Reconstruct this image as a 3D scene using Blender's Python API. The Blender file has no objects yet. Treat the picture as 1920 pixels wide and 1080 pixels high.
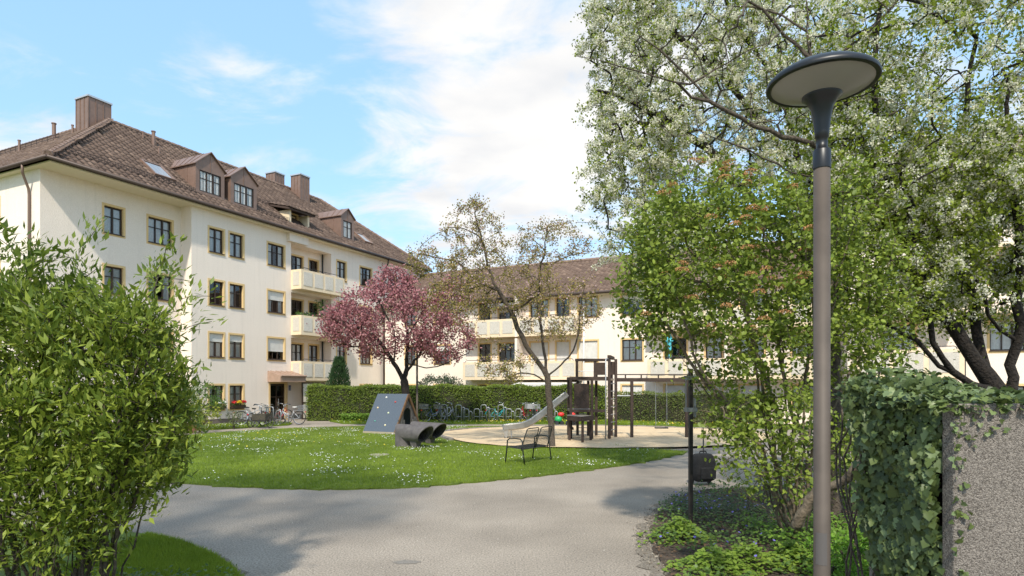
import bpy, math, random
import numpy as np
from mathutils import Vector, Matrix
random.seed(7); RNG = np.random.default_rng(11)
S = bpy.context.scene
COL = S.collection
# ------------------------------------------------------------------ camera, sky, sun, exposure
FPX, CX, HY, EYE = 1160.0, 960.0, 720.0, 2.1          # focal length and horizon in photo pixels, eye height
cd = bpy.data.cameras.new('camera'); cam = bpy.data.objects.new('camera', cd); COL.objects.link(cam)
cd.sensor_width = 36.0; cd.lens = 36.0 * FPX / 1920; cd.shift_y = 180 / 1920
cd.clip_start = 0.05; cd.clip_end = 2000
cam.location = (0, 0, EYE); cam.rotation_euler = (math.radians(90), 0, 0)
S.camera = cam
SUN_AZ = math.atan2(-0.10, -0.995); SUN_EL = math.radians(47)
w = bpy.data.worlds.new('World'); S.world = w; w.use_nodes = True
nt = w.node_tree; nt.nodes.clear()
def wn(t, **k):
    n = nt.nodes.new(t)
    for a, b in k.items(): setattr(n, a, b)
    return n
sky = wn('ShaderNodeTexSky', sky_type='NISHITA', sun_disc=False, sun_elevation=SUN_EL, sun_rotation=SUN_AZ % (2 * math.pi),
         altitude=500, air_density=1.0, dust_density=1.2, ozone_density=1.5)
tc = wn('ShaderNodeTexCoord'); sep = wn('ShaderNodeSeparateXYZ'); nt.links.new(tc.outputs['Generated'], sep.inputs[0])
def wm(op, a, b=None, c=None):
    n = wn('ShaderNodeMath', operation=op)
    for i, v in enumerate((a, b, c)):
        if v is None: continue
        if isinstance(v, (int, float)): n.inputs[i].default_value = v
        else: nt.links.new(v, n.inputs[i])
    return n.outputs[0]
zc = wm('ADD', wm('MAXIMUM', sep.outputs[2], 0.0), 0.16)
cmb = wn('ShaderNodeCombineXYZ')
nt.links.new(wm('DIVIDE', sep.outputs[0], zc), cmb.inputs[0]); nt.links.new(wm('DIVIDE', sep.outputs[1], zc), cmb.inputs[1])
cn = wn('ShaderNodeTexNoise'); cn.inputs['Scale'].default_value = 2.7; cn.inputs['Detail'].default_value = 13
cn.inputs['Roughness'].default_value = 0.60; cn.inputs['Distortion'].default_value = 0.5
mp = wn('ShaderNodeMapping'); mp.inputs['Location'].default_value = (3.1, 1.7, 0.4); mp.inputs['Scale'].default_value = (1.0, 1.25, 1)
nt.links.new(cmb.outputs[0], mp.inputs[0]); nt.links.new(mp.outputs[0], cn.inputs['Vector'])
def blob(px, py, rad, amt):                            # a bank of cloud in one direction of the sky
    v = Vector(((px - CX) / FPX, 1, (HY - py) / FPX)).normalized()
    dt = wn('ShaderNodeVectorMath', operation='DOT_PRODUCT'); nt.links.new(tc.outputs['Generated'], dt.inputs[0]); dt.inputs[1].default_value = v
    m = wn('ShaderNodeMapRange', interpolation_type='SMOOTHSTEP'); m.inputs['From Min'].default_value = math.cos(rad); m.inputs['From Max'].default_value = 1.0
    m.inputs['To Max'].default_value = amt; nt.links.new(dt.outputs['Value'], m.inputs['Value'])
    return m.outputs[0]
cov = cn.outputs['Fac']
for b in ((960, 80, .36, .12), (780, 0, .20, .07), (1060, 300, .28, .08), (800, 400, .26, .08), (60, 270, .18, .10),
          (420, 215, .16, .12), (330, 30, .36, -.14), (700, 235, .14, -.12), (100, 60, .22, -.05), (60, 260, .12, .05), (600, 330, .10, -.04)):
    cov = wm('ADD', cov, blob(*b))
cr = wn('ShaderNodeMapRange', interpolation_type='SMOOTHSTEP'); cr.inputs['From Min'].default_value = 0.41; cr.inputs['From Max'].default_value = 0.74
nt.links.new(cov, cr.inputs['Value'])
mix = wn('ShaderNodeMix', data_type='RGBA'); nt.links.new(cr.outputs[0], mix.inputs['Factor'])
pale = wn('ShaderNodeMix', data_type='RGBA'); pale.inputs['Factor'].default_value = 0.5
nt.links.new(sky.outputs[0], pale.inputs[6]); pale.inputs[7].default_value = (2.3, 4.1, 5.8, 1)
cn2 = wn('ShaderNodeTexNoise'); cn2.inputs['Scale'].default_value = 2.6; cn2.inputs['Detail'].default_value = 6; nt.links.new(mp.outputs[0], cn2.inputs['Vector'])
cs = wn('ShaderNodeMix', data_type='RGBA'); cs.inputs[6].default_value = (3.55, 3.6, 3.7, 1); cs.inputs[7].default_value = (4.55, 4.45, 4.3, 1)
nt.links.new(wm('MULTIPLY_ADD', cn2.outputs['Fac'], 3.2, -1.05), cs.inputs['Factor'])
nt.links.new(pale.outputs[2], mix.inputs[6]); nt.links.new(cs.outputs[2], mix.inputs[7])
bg = wn('ShaderNodeBackground'); bg.inputs['Strength'].default_value = 0.15; nt.links.new(mix.outputs[2], bg.inputs['Color'])
wo = wn('ShaderNodeOutputWorld'); nt.links.new(bg.outputs[0], wo.inputs[0])
sd = bpy.data.lights.new('sun', 'SUN'); sd.energy = 3.0; sd.angle = math.radians(2.2); sd.color = (1, 0.94, 0.82)
sun = bpy.data.objects.new('sun', sd); COL.objects.link(sun)
sv = Vector((math.sin(SUN_AZ) * math.cos(SUN_EL), math.cos(SUN_AZ) * math.cos(SUN_EL), math.sin(SUN_EL)))
sun.rotation_euler = (-sv).to_track_quat('-Z', 'Y').to_euler(); sun.location = (0, -20, 40)
S.view_settings.view_transform = 'Standard'; S.view_settings.look = 'None'; S.view_settings.gamma = 1; S.view_settings.exposure = 0.7
S.render.engine = 'CYCLES'
S.cycles.max_bounces = 8; S.cycles.transparent_max_bounces = 12
# ------------------------------------------------------------------ helpers
def at(px, py, d): return Vector(((px - CX) / FPX * d, d, EYE + (HY - py) / FPX * d))
def gr(px, py, z=0.0):
    d = (EYE - z) * FPX / (py - HY); return Vector(((px - CX) / FPX * d, d, z))
TH = math.radians(25.69)
AV = Vector((math.sin(TH), math.cos(TH), 0)); BV = Vector((math.cos(TH), -math.sin(TH), 0))   # along / out of the long facade
MATS = {}
def mat(name, col, rough=0.7, col2=None, scale=8.0, detail=4, bump=0.0, bscale=None, bdist=0.02, metal=0.0, spec=0.4, rnd=False, ramp=(0.35, 0.65), trans=0.0, stain=0.0):
    """principled material: two colours mixed by noise (or by the per-piece rnd attribute), noise bump, optional translucency"""
    if name in MATS: return MATS[name]
    m = bpy.data.materials.new(name); m.use_nodes = True; MATS[name] = m
    N = m.node_tree.nodes; L = m.node_tree.links; b = N['Principled BSDF']; out = N['Material Output']
    b.inputs['Roughness'].default_value = rough; b.inputs['Metallic'].default_value = metal; b.inputs['Specular IOR Level'].default_value = spec
    c4 = (*col, 1); b.inputs['Base Color'].default_value = c4
    co = N.new('ShaderNodeTexCoord')
    src = None
    if col2 is not None:
        mx = N.new('ShaderNodeMix'); mx.data_type = 'RGBA'; mx.inputs[6].default_value = c4; mx.inputs[7].default_value = (*col2, 1)
        if rnd:
            a = N.new('ShaderNodeAttribute'); a.attribute_name = 'rnd'; L.new(a.outputs['Fac'], mx.inputs[0])
        else:
            n = N.new('ShaderNodeTexNoise'); n.inputs['Scale'].default_value = scale; n.inputs['Detail'].default_value = detail; L.new(co.outputs['Object'], n.inputs['Vector'])
            r = N.new('ShaderNodeMapRange'); r.inputs['From Min'].default_value = ramp[0]; r.inputs['From Max'].default_value = ramp[1]
            L.new(n.outputs['Fac'], r.inputs['Value']); L.new(r.outputs[0], mx.inputs[0])
        src = mx.outputs[2]
        if stain:
            n2 = N.new('ShaderNodeTexNoise'); n2.inputs['Scale'].default_value = 0.5; n2.inputs['Detail'].default_value = 9; L.new(co.outputs['Object'], n2.inputs['Vector'])
            r2 = N.new('ShaderNodeMapRange'); r2.inputs['From Min'].default_value = .3; r2.inputs['From Max'].default_value = .7; r2.inputs['To Min'].default_value = 1 - stain; r2.inputs['To Max'].default_value = 1
            L.new(n2.outputs['Fac'], r2.inputs['Value'])
            hs = N.new('ShaderNodeHueSaturation'); L.new(r2.outputs[0], hs.inputs['Value']); L.new(src, hs.inputs['Color']); src = hs.outputs[0]
        L.new(src, b.inputs['Base Color'])
    if bump:
        n = N.new('ShaderNodeTexNoise'); n.inputs['Scale'].default_value = bscale or scale; n.inputs['Detail'].default_value = 3; L.new(co.outputs['Object'], n.inputs['Vector'])
        bp = N.new('ShaderNodeBump'); bp.inputs['Strength'].default_value = bump; bp.inputs['Distance'].default_value = bdist
        L.new(n.outputs['Fac'], bp.inputs['Height']); L.new(bp.outputs[0], b.inputs['Normal'])
    if trans:
        t = N.new('ShaderNodeBsdfTranslucent'); t.inputs['Color'].default_value = c4
        if src is not None: L.new(src, t.inputs['Color'])
        ms = N.new('ShaderNodeMixShader'); ms.inputs[0].default_value = trans
        L.new(b.outputs[0], ms.inputs[1]); L.new(t.outputs[0], ms.inputs[2]); L.new(ms.outputs[0], out.inputs['Surface'])
    return m
def glass_mat(name, tint, clear):
    if name in MATS: return MATS[name]
    m = bpy.data.materials.new(name); m.use_nodes = True; MATS[name] = m
    N = m.node_tree.nodes; L = m.node_tree.links; N.clear()
    t = N.new('ShaderNodeBsdfTransparent'); t.inputs[0].default_value = (*tint, 1)
    g = N.new('ShaderNodeBsdfGlossy'); g.inputs['Roughness'].default_value = 0.03; g.inputs[0].default_value = (1, 1, 1, 1)
    f = N.new('ShaderNodeFresnel'); f.inputs[0].default_value = 1.5
    r = N.new('ShaderNodeMapRange'); r.inputs['From Max'].default_value = 1; r.inputs['To Min'].default_value = 1 - clear; r.inputs['To Max'].default_value = 1
    L.new(f.outputs[0], r.inputs['Value'])
    x = N.new('ShaderNodeMixShader'); L.new(r.outputs[0], x.inputs[0]); L.new(t.outputs[0], x.inputs[1]); L.new(g.outputs[0], x.inputs[2])
    o = N.new('ShaderNodeOutputMaterial'); L.new(x.outputs[0], o.inputs[0])
    return m
def tag(o, label=None, cat=None, group=None, kind=None):
    if label: o['label'] = label
    if cat: o['category'] = cat
    if group: o['group'] = group
    if kind: o['kind'] = kind
    return o
def empty(name, loc=(0, 0, 0), rz=0.0, label=None, cat=None, group=None):
    o = bpy.data.objects.new(name, None); o.location = loc; o.rotation_euler = (0, 0, rz); o.empty_display_size = .2
    COL.objects.link(o); return tag(o, label, cat, group)
def link(name, me, m=None, parent=None, kind=None):
    o = bpy.data.objects.new(name, me); COL.objects.link(o)
    if m is not None and not me.materials: me.materials.append(m)
    if parent is not None: o.parent = parent
    if kind: o['kind'] = kind
    return o
class MB:
    """collects verts and faces of ONE mesh"""
    def __init__(s): s.v = []; s.f = []
    def add(s, vs, fs):
        k = len(s.v); s.v += [tuple(v) for v in vs]; s.f += [tuple(i + k for i in f) for f in fs]; return s
    def box(s, x0, x1, y0, y1, z0, z1):
        return s.add([(x0, y0, z0), (x1, y0, z0), (x1, y1, z0), (x0, y1, z0), (x0, y0, z1), (x1, y0, z1), (x1, y1, z1), (x0, y1, z1)],
                     [(0, 3, 2, 1), (4, 5, 6, 7), (0, 1, 5, 4), (1, 2, 6, 5), (2, 3, 7, 6), (3, 0, 4, 7)])
    def quad(s, a, b, c, d): return s.add([a, b, c, d], [(0, 1, 2, 3)])
    def bar(s, p, q, wd, hg=None, up=(0, 0, 1)):
        p = Vector(p); q = Vector(q); hg = hg or wd; d = (q - p).normalized(); u = Vector(up)
        if abs(d.dot(u)) > .98: u = Vector((0, 1, 0))
        a = d.cross(u).normalized() * wd / 2; c = a.cross(d).normalized() * hg / 2
        vs = [p - a - c, p + a - c, p + a + c, p - a + c, q - a - c, q + a - c, q + a + c, q - a + c]
        return s.add(vs, [(0, 1, 2, 3), (7, 6, 5, 4), (0, 4, 5, 1), (1, 5, 6, 2), (2, 6, 7, 3), (3, 7, 4, 0)])
    def tube(s, pts, r, n=8, caps=True):
        pts = [Vector(p) for p in pts]; rs = r if isinstance(r, (list, tuple)) else [r] * len(pts)
        ref = None; rings = []
        for i, p in enumerate(pts):
            d = (pts[min(i + 1, len(pts) - 1)] - pts[max(i - 1, 0)]).normalized()
            if ref is None:
                ref = Vector((0, 0, 1)) if abs(d.z) < .9 else Vector((1, 0, 0))
            a = (ref - d * ref.dot(d)).normalized(); ref = a; b = d.cross(a)
            rings.append([p + (a * math.cos(2 * math.pi * k / n) + b * math.sin(2 * math.pi * k / n)) * rs[i] for k in range(n)])
        vs = [v for rg in rings for v in rg]; fs = []
        for i in range(len(pts) - 1):
            for k in range(n):
                fs.append((i * n + k, i * n + (k + 1) % n, (i + 1) * n + (k + 1) % n, (i + 1) * n + k))
        if caps: fs += [tuple(range(n - 1, -1, -1)), tuple(range(len(vs) - n, len(vs)))]
        return s.add(vs, fs)
    def lathe(s, prof, n=32, c=(0, 0, 0)):
        vs = []; fs = []
        for r, z in prof:
            for k in range(n): a = 2 * math.pi * k / n; vs.append((c[0] + r * math.cos(a), c[1] + r * math.sin(a), c[2] + z))
        for i in range(len(prof) - 1):
            for k in range(n): fs.append((i * n + k, i * n + (k + 1) % n, (i + 1) * n + (k + 1) % n, (i + 1) * n + k))
        return s.add(vs, fs)
    def mesh(s, name='m', smooth=False):
        me = bpy.data.meshes.new(name); me.from_pydata(s.v, [], s.f); me.update()
        if smooth: me.polygons.foreach_set('use_smooth', [True] * len(me.polygons))
        return me
    def build(s, name, m, parent=None, smooth=False, kind=None, bevel=0):
        o = link(name, s.mesh(name, smooth), m, parent, kind)
        if bevel:
            b = o.modifiers.new('bevel', 'BEVEL'); b.width = bevel; b.segments = 2; b.limit_method = 'ANGLE'
        return o
def mesh_np(name, V, Fc, rnd=None, smooth=False):
    me = bpy.data.meshes.new(name); V = np.asarray(V, np.float32); Fc = np.asarray(Fc, np.int32); k = Fc.shape[1]
    me.vertices.add(len(V)); me.vertices.foreach_set('co', V.ravel())
    me.loops.add(Fc.size); me.loops.foreach_set('vertex_index', Fc.ravel())
    me.polygons.add(len(Fc)); me.polygons.foreach_set('loop_start', np.arange(0, Fc.size, k, dtype=np.int32))
    if smooth: me.polygons.foreach_set('use_smooth', np.ones(len(Fc), bool))
    me.update(calc_edges=True)
    if rnd is not None:
        a = me.attributes.new('rnd', 'FLOAT', 'POINT'); a.data.foreach_set('value', np.asarray(rnd, np.float32))
    return me
def unit(a): return a / np.maximum(np.linalg.norm(a, axis=-1, keepdims=True), 1e-9)
def rdir(n): return unit(RNG.normal(size=(n, 3)))
# leaf outlines: (along, across, out of plane), triangles
LEAF = (np.array([(0, 0, 0), (.38, .5, .10), (.42, 0, -.02), (.38, -.5, .10), (1, 0, -.06)]), np.array([(0, 2, 1), (0, 3, 2), (1, 2, 4), (2, 3, 4)]))
ROUND = (np.array([(0, 0, 0), (.2, .38, .06), (.6, .5, .08), (.5, 0, -.02), (.2, -.38, .06), (.6, -.5, .08), (1, 0, -.08)]),
         np.array([(0, 3, 1), (1, 3, 2), (0, 4, 3), (4, 5, 3), (2, 3, 6), (3, 5, 6)]))
IVY = (np.array([(.12, 0, 0), (-.08, .22, .03), (.12, .56, .0), (.42, .30, .07), (.55, .42, .03), (1, 0, -.10), (.55, -.42, .03), (.42, -.30, .07), (.12, -.56, 0), (-.08, -.22, .03)]),
       np.array([(0, 2, 1), (0, 3, 2), (0, 5, 3), (3, 5, 4), (0, 7, 5), (7, 6, 5), (0, 8, 7), (0, 9, 8)]))
DIA = (np.array([(0, 0, 0), (.5, .5, .12), (1, 0, 0), (.5, -.5, .12)]), np.array([(0, 1, 2), (0, 2, 3)]))
PETAL = (np.array([(-.5, -.2, .1), (-.1, -.5, -.05), (.45, -.35, .1), (.5, .3, -.05), (-.1, .5, .1)]), np.array([(0, 1, 2), (0, 2, 3), (0, 3, 4)]))
BLADE = (np.array([(0, .5, 0), (0, -.5, 0), (1, 0, .2)]), np.array([(0, 1, 2)]))
def frames(D, U):
    D = unit(D); Sd = unit(np.cross(U, D)); Nn = np.cross(D, Sd); return D, Sd, Nn
def scatter(name, tpl, C, D, U, Ln, Wd, m, parent=None, kind='stuff', rnd=None, smooth=False):
    """one mesh of many small leaves: base points C, directions D, up hints U"""
    T, Fc = tpl; n = len(C); D, Sd, Nn = frames(D, U); Ln = np.broadcast_to(Ln, n)[:, None]; Wd = np.broadcast_to(Wd, n)[:, None]
    V = (C[:, None, :] + T[None, :, 0:1] * (D * Ln)[:, None, :] + T[None, :, 1:2] * (Sd * Wd)[:, None, :] + T[None, :, 2:3] * (Nn * Wd)[:, None, :]).reshape(-1, 3)
    k = len(T); Fa = (Fc[None] + (np.arange(n) * k)[:, None, None]).reshape(-1, 3)
    if rnd is None: rnd = RNG.random(n)
    return link(name, mesh_np(name, V, Fa, np.repeat(rnd, k), smooth), m, parent, kind)
def leaf_parts(name, tpl, C, D, U, Ln, Wd, mats, parent, limit=300):
    """the leaves that show largest (nearest the camera, in frame) as single objects sharing a few meshes; returns mask of the rest"""
    n = len(C); px = C[:, 0] / C[:, 1] * FPX + CX; py = HY - (C[:, 2] - EYE) / C[:, 1] * FPX
    inf = (px > 0) & (px < 1920) & (py > 0) & (py < 1080)
    score = np.where(inf, Ln / np.linalg.norm(C - np.array([0, 0, EYE]), axis=1), -1)
    idx = np.argsort(-score)[:limit]; T, Fc = tpl
    meshes = []
    for k, m in enumerate(mats):
        for q in range(3):
            rv = (q + .5) / 3
            me = mesh_np(name, T, Fc, np.full(len(T), rv)); me.materials.append(m); meshes.append(me)
    Dn, Sd, Nn = frames(D, U)
    inv = parent.matrix_world.inverted() if False else Matrix.Translation(-parent.location)
    for i in idx:
        o = bpy.data.objects.new(name, random.choice(meshes)); COL.objects.link(o); o.parent = parent
        M = Matrix(((Dn[i, 0] * Ln[i], Sd[i, 0] * Wd[i], Nn[i, 0] * Wd[i], C[i, 0]), (Dn[i, 1] * Ln[i], Sd[i, 1] * Wd[i], Nn[i, 1] * Wd[i], C[i, 1]),
                    (Dn[i, 2] * Ln[i], Sd[i, 2] * Wd[i], Nn[i, 2] * Wd[i], C[i, 2]), (0, 0, 0, 1)))
        o.matrix_basis = inv @ M
    rest = np.ones(n, bool); rest[idx] = False
    return rest
# ------------------------------------------------------------------ tree growing
def smooth_poly(pts, step=.22, jit=.02):
    P = [Vector(p) for p in pts]; P = [P[0] * 2 - P[1]] + P + [P[-1] * 2 - P[-2]]; out = []
    for i in range(1, len(P) - 2):
        n = max(2, int((P[i + 1] - P[i]).length / step))
        for k in range(n):
            t = k / n; a, b, c, d = P[i - 1], P[i], P[i + 1], P[i + 2]
            out.append(.5 * ((2 * b) + (c - a) * t + (2 * a - 5 * b + 4 * c - d) * t * t + (3 * b - a - 3 * c + d) * t ** 3))
    out.append(P[-2]); return [np.array(o) + RNG.normal(size=3) * jit * (1 if 0 < i < len(out) - 1 else 0) for i, o in enumerate(out)]
class Tree:
    def __init__(s): s.p = []; s.par = []; s.lim = 0
    def limb(s, pts, step=.22, jit=.02):
        q = smooth_poly(pts, step, jit)
        if not s.p: prev = -1
        else: prev = int(np.argmin(np.linalg.norm(np.array(s.p) - q[0], axis=1)))
        for k, x in enumerate(q):
            if k == 0 and prev >= 0: continue
            s.p.append(x); s.par.append(prev); prev = len(s.p) - 1
        s.lim = len(s.p)
    def reach(s, T, seg=.2, bend=.14, up=.1, start=0):
        """grow a curved branch from the nearest node to every target point, nearest targets first"""
        cap = 200000; buf = np.zeros((cap, 3)); n = len(s.p); buf[:n] = s.p
        d0 = np.array([np.min(np.linalg.norm(buf[start:n] - t, axis=1)) for t in T]); tips = []
        for i in np.argsort(d0):
            t = T[i]; dd = np.linalg.norm(buf[start:n] - t, axis=1); j = start + int(np.argmin(dd)); L = dd[j - start]
            if L < .04: continue
            k = max(2, int(L / seg)); off = RNG.normal(size=3) * bend * L + np.array([0, 0, up * L]); prev = j; a = buf[j].copy()
            for q in range(1, k + 1):
                u = q / k; x = a + (t - a) * u + off * 4 * u * (1 - u) * .5 + (RNG.normal(size=3) * .012 if q < k else 0)
                buf[n] = x; s.p.append(x); s.par.append(prev); prev = n; n += 1
            tips.append(n - 1)
        return tips
    def radii(s, r0=.004, pw=2.4, rmax=None):
        n = len(s.p); acc = np.zeros(n); has = np.zeros(n, bool)
        for i in range(n):
            if s.par[i] >= 0: has[s.par[i]] = True
        acc[~has] = r0 ** pw
        for i in range(n - 1, -1, -1):
            if s.par[i] >= 0: acc[s.par[i]] += acc[i] + 2e-9
        s.r = acc ** (1 / pw)
        if rmax: s.r = s.r * (rmax / s.r.max()) ** np.clip((s.r - r0) / (s.r.max() - r0), 0, 1)
        return s.r
    def mesh(s, name, thick=.012, sides=8, flare=0):
        P = np.array(s.p); par = np.array(s.par); r = s.r; kids = {}
        for i, p in enumerate(par): kids.setdefault(int(p), []).append(i)
        mb = MB(); starts = list(kids.get(-1, [])); done = set()
        while starts:
            i = starts.pop(); ch = []
            if par[i] >= 0: ch.append((P[par[i]], min(r[par[i]], r[i] * 1.25)))
            while True:
                ch.append((P[i], r[i])); ks = kids.get(i, [])
                if not ks: break
                ks = sorted(ks, key=lambda q: -r[q]); starts += [q for q in ks[1:] if r[q] >= thick]
                if r[ks[0]] < thick: break
                i = ks[0]
            if len(ch) > 1:
                mb.tube([c[0] for c in ch], [c[1] for c in ch], sides, caps=False)
        th = np.where((r < thick) & (par >= 0))[0]
        V = np.array(mb.v).reshape(-1, 3); Q = np.array(mb.f, np.int64).reshape(-1, 4)
        if len(th):
            a = P[par[th]]; b = P[th]; d = unit(b - a); u = unit(np.cross(d, rdir(len(th)))); w_ = np.cross(d, u)
            ra = np.minimum(r[par[th]], r[th] * 1.3); rb = r[th]; vs = []
            for k in range(3):
                e = u * math.cos(k * 2.0944) + w_ * math.sin(k * 2.0944); vs += [a + e * ra[:, None], b + e * rb[:, None]]
            VV = np.stack(vs, 1).reshape(-1, 3); o = (len(V) + np.arange(len(th)) * 6)[:, None, None]
            QQ = (np.array([(0, 2, 3, 1), (2, 4, 5, 3), (4, 0, 1, 5)])[None] + o).reshape(-1, 4)
            V = np.vstack([V, VV]) if len(V) else VV; Q = np.vstack([Q, QQ]) if len(Q) else QQ
        return mesh_np(name, V, Q, smooth=True)
    def twigs(s, rmax): return np.where(s.r < rmax)[0]
def ell(c, rad, n, shell=.55):
    """points in an ellipsoid, more of them near its surface"""
    q = rdir(n) * (RNG.random(n)[:, None] ** (1 / 3.0 * shell)); return np.array(c) + q * np.array(rad)
# ------------------------------------------------------------------ materials
PLASTER = mat('plaster', (.905, .79, .685), .93, (.835, .72, .615), 26, 4, bump=.7, bscale=24, bdist=.022, stain=.05, ramp=(.25, .6))
def streaks(m):                                                    # faint rain streaks: noise drawn out along the vertical
    N = m.node_tree.nodes; L = m.node_tree.links; b = N['Principled BSDF']; src = b.inputs['Base Color'].links[0].from_socket
    co = [x for x in N if x.type == 'TEX_COORD'][0]; mp_ = N.new('ShaderNodeMapping'); mp_.inputs['Scale'].default_value = (5, 5, .28); L.new(co.outputs['Object'], mp_.inputs[0])
    n = N.new('ShaderNodeTexNoise'); n.inputs['Scale'].default_value = 1; n.inputs['Detail'].default_value = 6; L.new(mp_.outputs[0], n.inputs['Vector'])
    r = N.new('ShaderNodeMapRange'); r.inputs['From Min'].default_value = .52; r.inputs['From Max'].default_value = .78; r.inputs['To Min'].default_value = 1; r.inputs['To Max'].default_value = .93; L.new(n.outputs['Fac'], r.inputs['Value'])
    h = N.new('ShaderNodeHueSaturation'); L.new(r.outputs[0], h.inputs['Value']); L.new(src, h.inputs['Color']); L.new(h.outputs[0], b.inputs['Base Color'])
streaks(PLASTER)
PLASTER_Y = mat('surround_paint', (.74, .53, .26), .85, (.69, .48, .23), 20, bump=.2, bscale=60, bdist=.01)
SOFFIT = mat('soffit_paint', (.72, .63, .48), .9)
BALC = mat('balcony_paint', (.77, .63, .44), .85, (.72, .57, .39), 6, bump=.15, bscale=40)
PEBBLE = mat('pebble_panel', (.80, .75, .66), .9, (.55, .50, .43), 70, 2, bump=1.0, bscale=70, bdist=.03, ramp=(.3, .6))
TILE = mat('roof_tile', (.10, .064, .048), .85, (.20, .135, .10), rnd=True, bump=.3, bscale=40)
TILE_R = mat('ridge_tile', (.16, .10, .075), .85, (.26, .18, .14), 9, bump=.3, bscale=40)
UNDER = mat('roof_underlay', (.07, .045, .035), .9)
SHEET = mat('brown_sheet_metal', (.26, .165, .125), .45, (.22, .14, .105), 3, metal=.25, bump=.05, bscale=4)
CAPM = mat('cap_metal', (.55, .56, .57), .45, metal=.6)
GUTTER = mat('gutter_metal', (.075, .052, .042), .5, metal=.2)
FRAME = mat('window_frame_brown', (.032, .020, .014), .5, (.05, .03, .02), 10)
WHITEF = mat('white_frame', (.75, .75, .73), .5)
GLASS = glass_mat('window_glass', (.98, .99, .99), .97)
SKYGLASS = glass_mat('skylight_glass', (.5, .55, .6), .45)
CURTAIN = mat('curtain_cloth', (.90, .89, .86), .95, (.78, .77, .74), 14, trans=.3)
SHUTTER = mat('roller_shutter', (.72, .70, .66), .6, (.64, .62, .58), 4)
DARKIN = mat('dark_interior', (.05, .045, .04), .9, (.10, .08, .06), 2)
PLINTH = mat('plinth', (.14, .115, .095), .9, (.18, .15, .12), 6)
STEEL = mat('galvanised_steel', (.42, .43, .44), .45, (.34, .35, .36), 12, metal=.6)
ANTH = mat('anthracite_metal', (.035, .037, .04), .5, metal=.2)
# ------------------------------------------------------------------ building kit
def zrow(k): return .69 + 2.71 * k
_wc = {}
def window_meshes(kind, wd, ht):
    key = (kind, wd, ht)
    if key in _wc: return _wc[key]
    fr = MB(); y0, y1 = .11, .17; b = .06
    fr.box(0, b, y0, y1, 0, ht).box(wd - b, wd, y0, y1, 0, ht).box(b, wd - b, y0, y1, 0, b).box(b, wd - b, y0, y1, ht - b, ht)
    nm = 2 if kind == 'W' else 1; cw = (wd - 2 * b) / (nm + 1)
    for i in range(nm):
        xm = b + cw * (i + 1); t = .04 if (kind == 'N' or i != 0) else .022
        fr.box(xm - t, xm + t, y0 - .01, y1 - .004, b, ht - b)
    zt = b + (ht - 2 * b) * .64
    fr.box(b, wd - b, y0 + .004, y1 - .008, zt - .018, zt + .018)
    pa = MB().quad((b, .142, b), (wd - b, .142, b), (wd - b, .142, ht - b), (b, .142, ht - b))
    su = MB(); e = .10; p = -.012
    for (xa, xb, za, zb) in ((-e, 0, -e, ht + e), (wd, wd + e, -e, ht + e), (0, wd, ht, ht + e), (0, wd, -e, 0)):
        su.box(xa, xb, p, .02, za, zb)
    su.quad((0, .02, 0), (0, .12, 0), (0, .12, ht), (0, .02, ht)).quad((wd, .12, 0), (wd, .02, 0), (wd, .02, ht), (wd, .12, ht))
    su.quad((0, .12, ht), (wd, .12, ht), (wd, .02, ht), (0, .02, ht)).quad((0, .02, 0), (wd, .02, 0), (wd, .12, 0), (0, .12, 0))
    si = MB(); si.add([(-.03, -.06, .0), (wd + .03, -.06, .0), (wd + .03, .115, .035), (-.03, .115, .035), (-.03, -.06, -.03), (wd + .03, -.06, -.03), (wd + .03, .115, .004), (-.03, .115, .004)],
                      [(0, 1, 2, 3), (4, 7, 6, 5), (0, 4, 5, 1), (1, 5, 6, 2), (2, 6, 7, 3), (3, 7, 4, 0)])
    cu = []
    for v in range(3):
        m = MB(); n = 22; rngs = ([(0, wd)] if v == 0 else [(0, wd * .33), (wd * .70, wd)] if v == 1 else [(0, wd * .5)])
        zl = .05 if v != 2 else ht * .05
        for a, c in rngs:
            k = len(m.v); vs = []; fs = []
            for i in range(n + 1):
                x = a + (c - a) * i / n; yy = .185 + .018 * math.sin(i * 1.9 + v) + .008 * math.sin(i * 4.1)
                vs += [(x, yy, zl), (x, yy, ht)]
                if i: fs.append((2 * i - 2, 2 * i, 2 * i + 1, 2 * i - 1))
            m.add(vs, fs)
        cu.append(m.mesh('curtain', True))
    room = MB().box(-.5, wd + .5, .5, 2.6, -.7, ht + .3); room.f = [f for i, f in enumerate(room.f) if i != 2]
    r = dict(frame=fr.mesh('window'), pane=pa.mesh('pane'), surround=su.mesh('surround'), sill=si.mesh('sill'), curtain=cu, room=room.mesh('room'))
    r['frame'].materials.append(FRAME); r['pane'].materials.append(GLASS); r['surround'].materials.append(PLASTER_Y); r['sill'].materials.append(GUTTER)
    for c in cu: c.materials.append(CURTAIN)
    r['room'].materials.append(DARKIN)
    _wc[key] = r; return r
def shutter_mesh(wd, ht, frac):
    key = ('s', wd, ht, frac)
    if key in _wc: return _wc[key]
    m = MB(); n = max(2, int(ht * frac / .055)); z = ht
    for i in range(n):
        za, zb = ht - (i + 1) * ht * frac / n, ht - i * ht * frac / n; c = (za + zb) / 2
        m.add([(0, .09, za), (wd, .09, za), (0, .072, c), (wd, .072, c), (0, .09, zb), (wd, .09, zb)], [(0, 1, 3, 2), (2, 3, 5, 4)])
    me = m.mesh('shutter'); me.materials.append(SHUTTER); _wc[key] = me; return me
WH = 1.23
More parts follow.
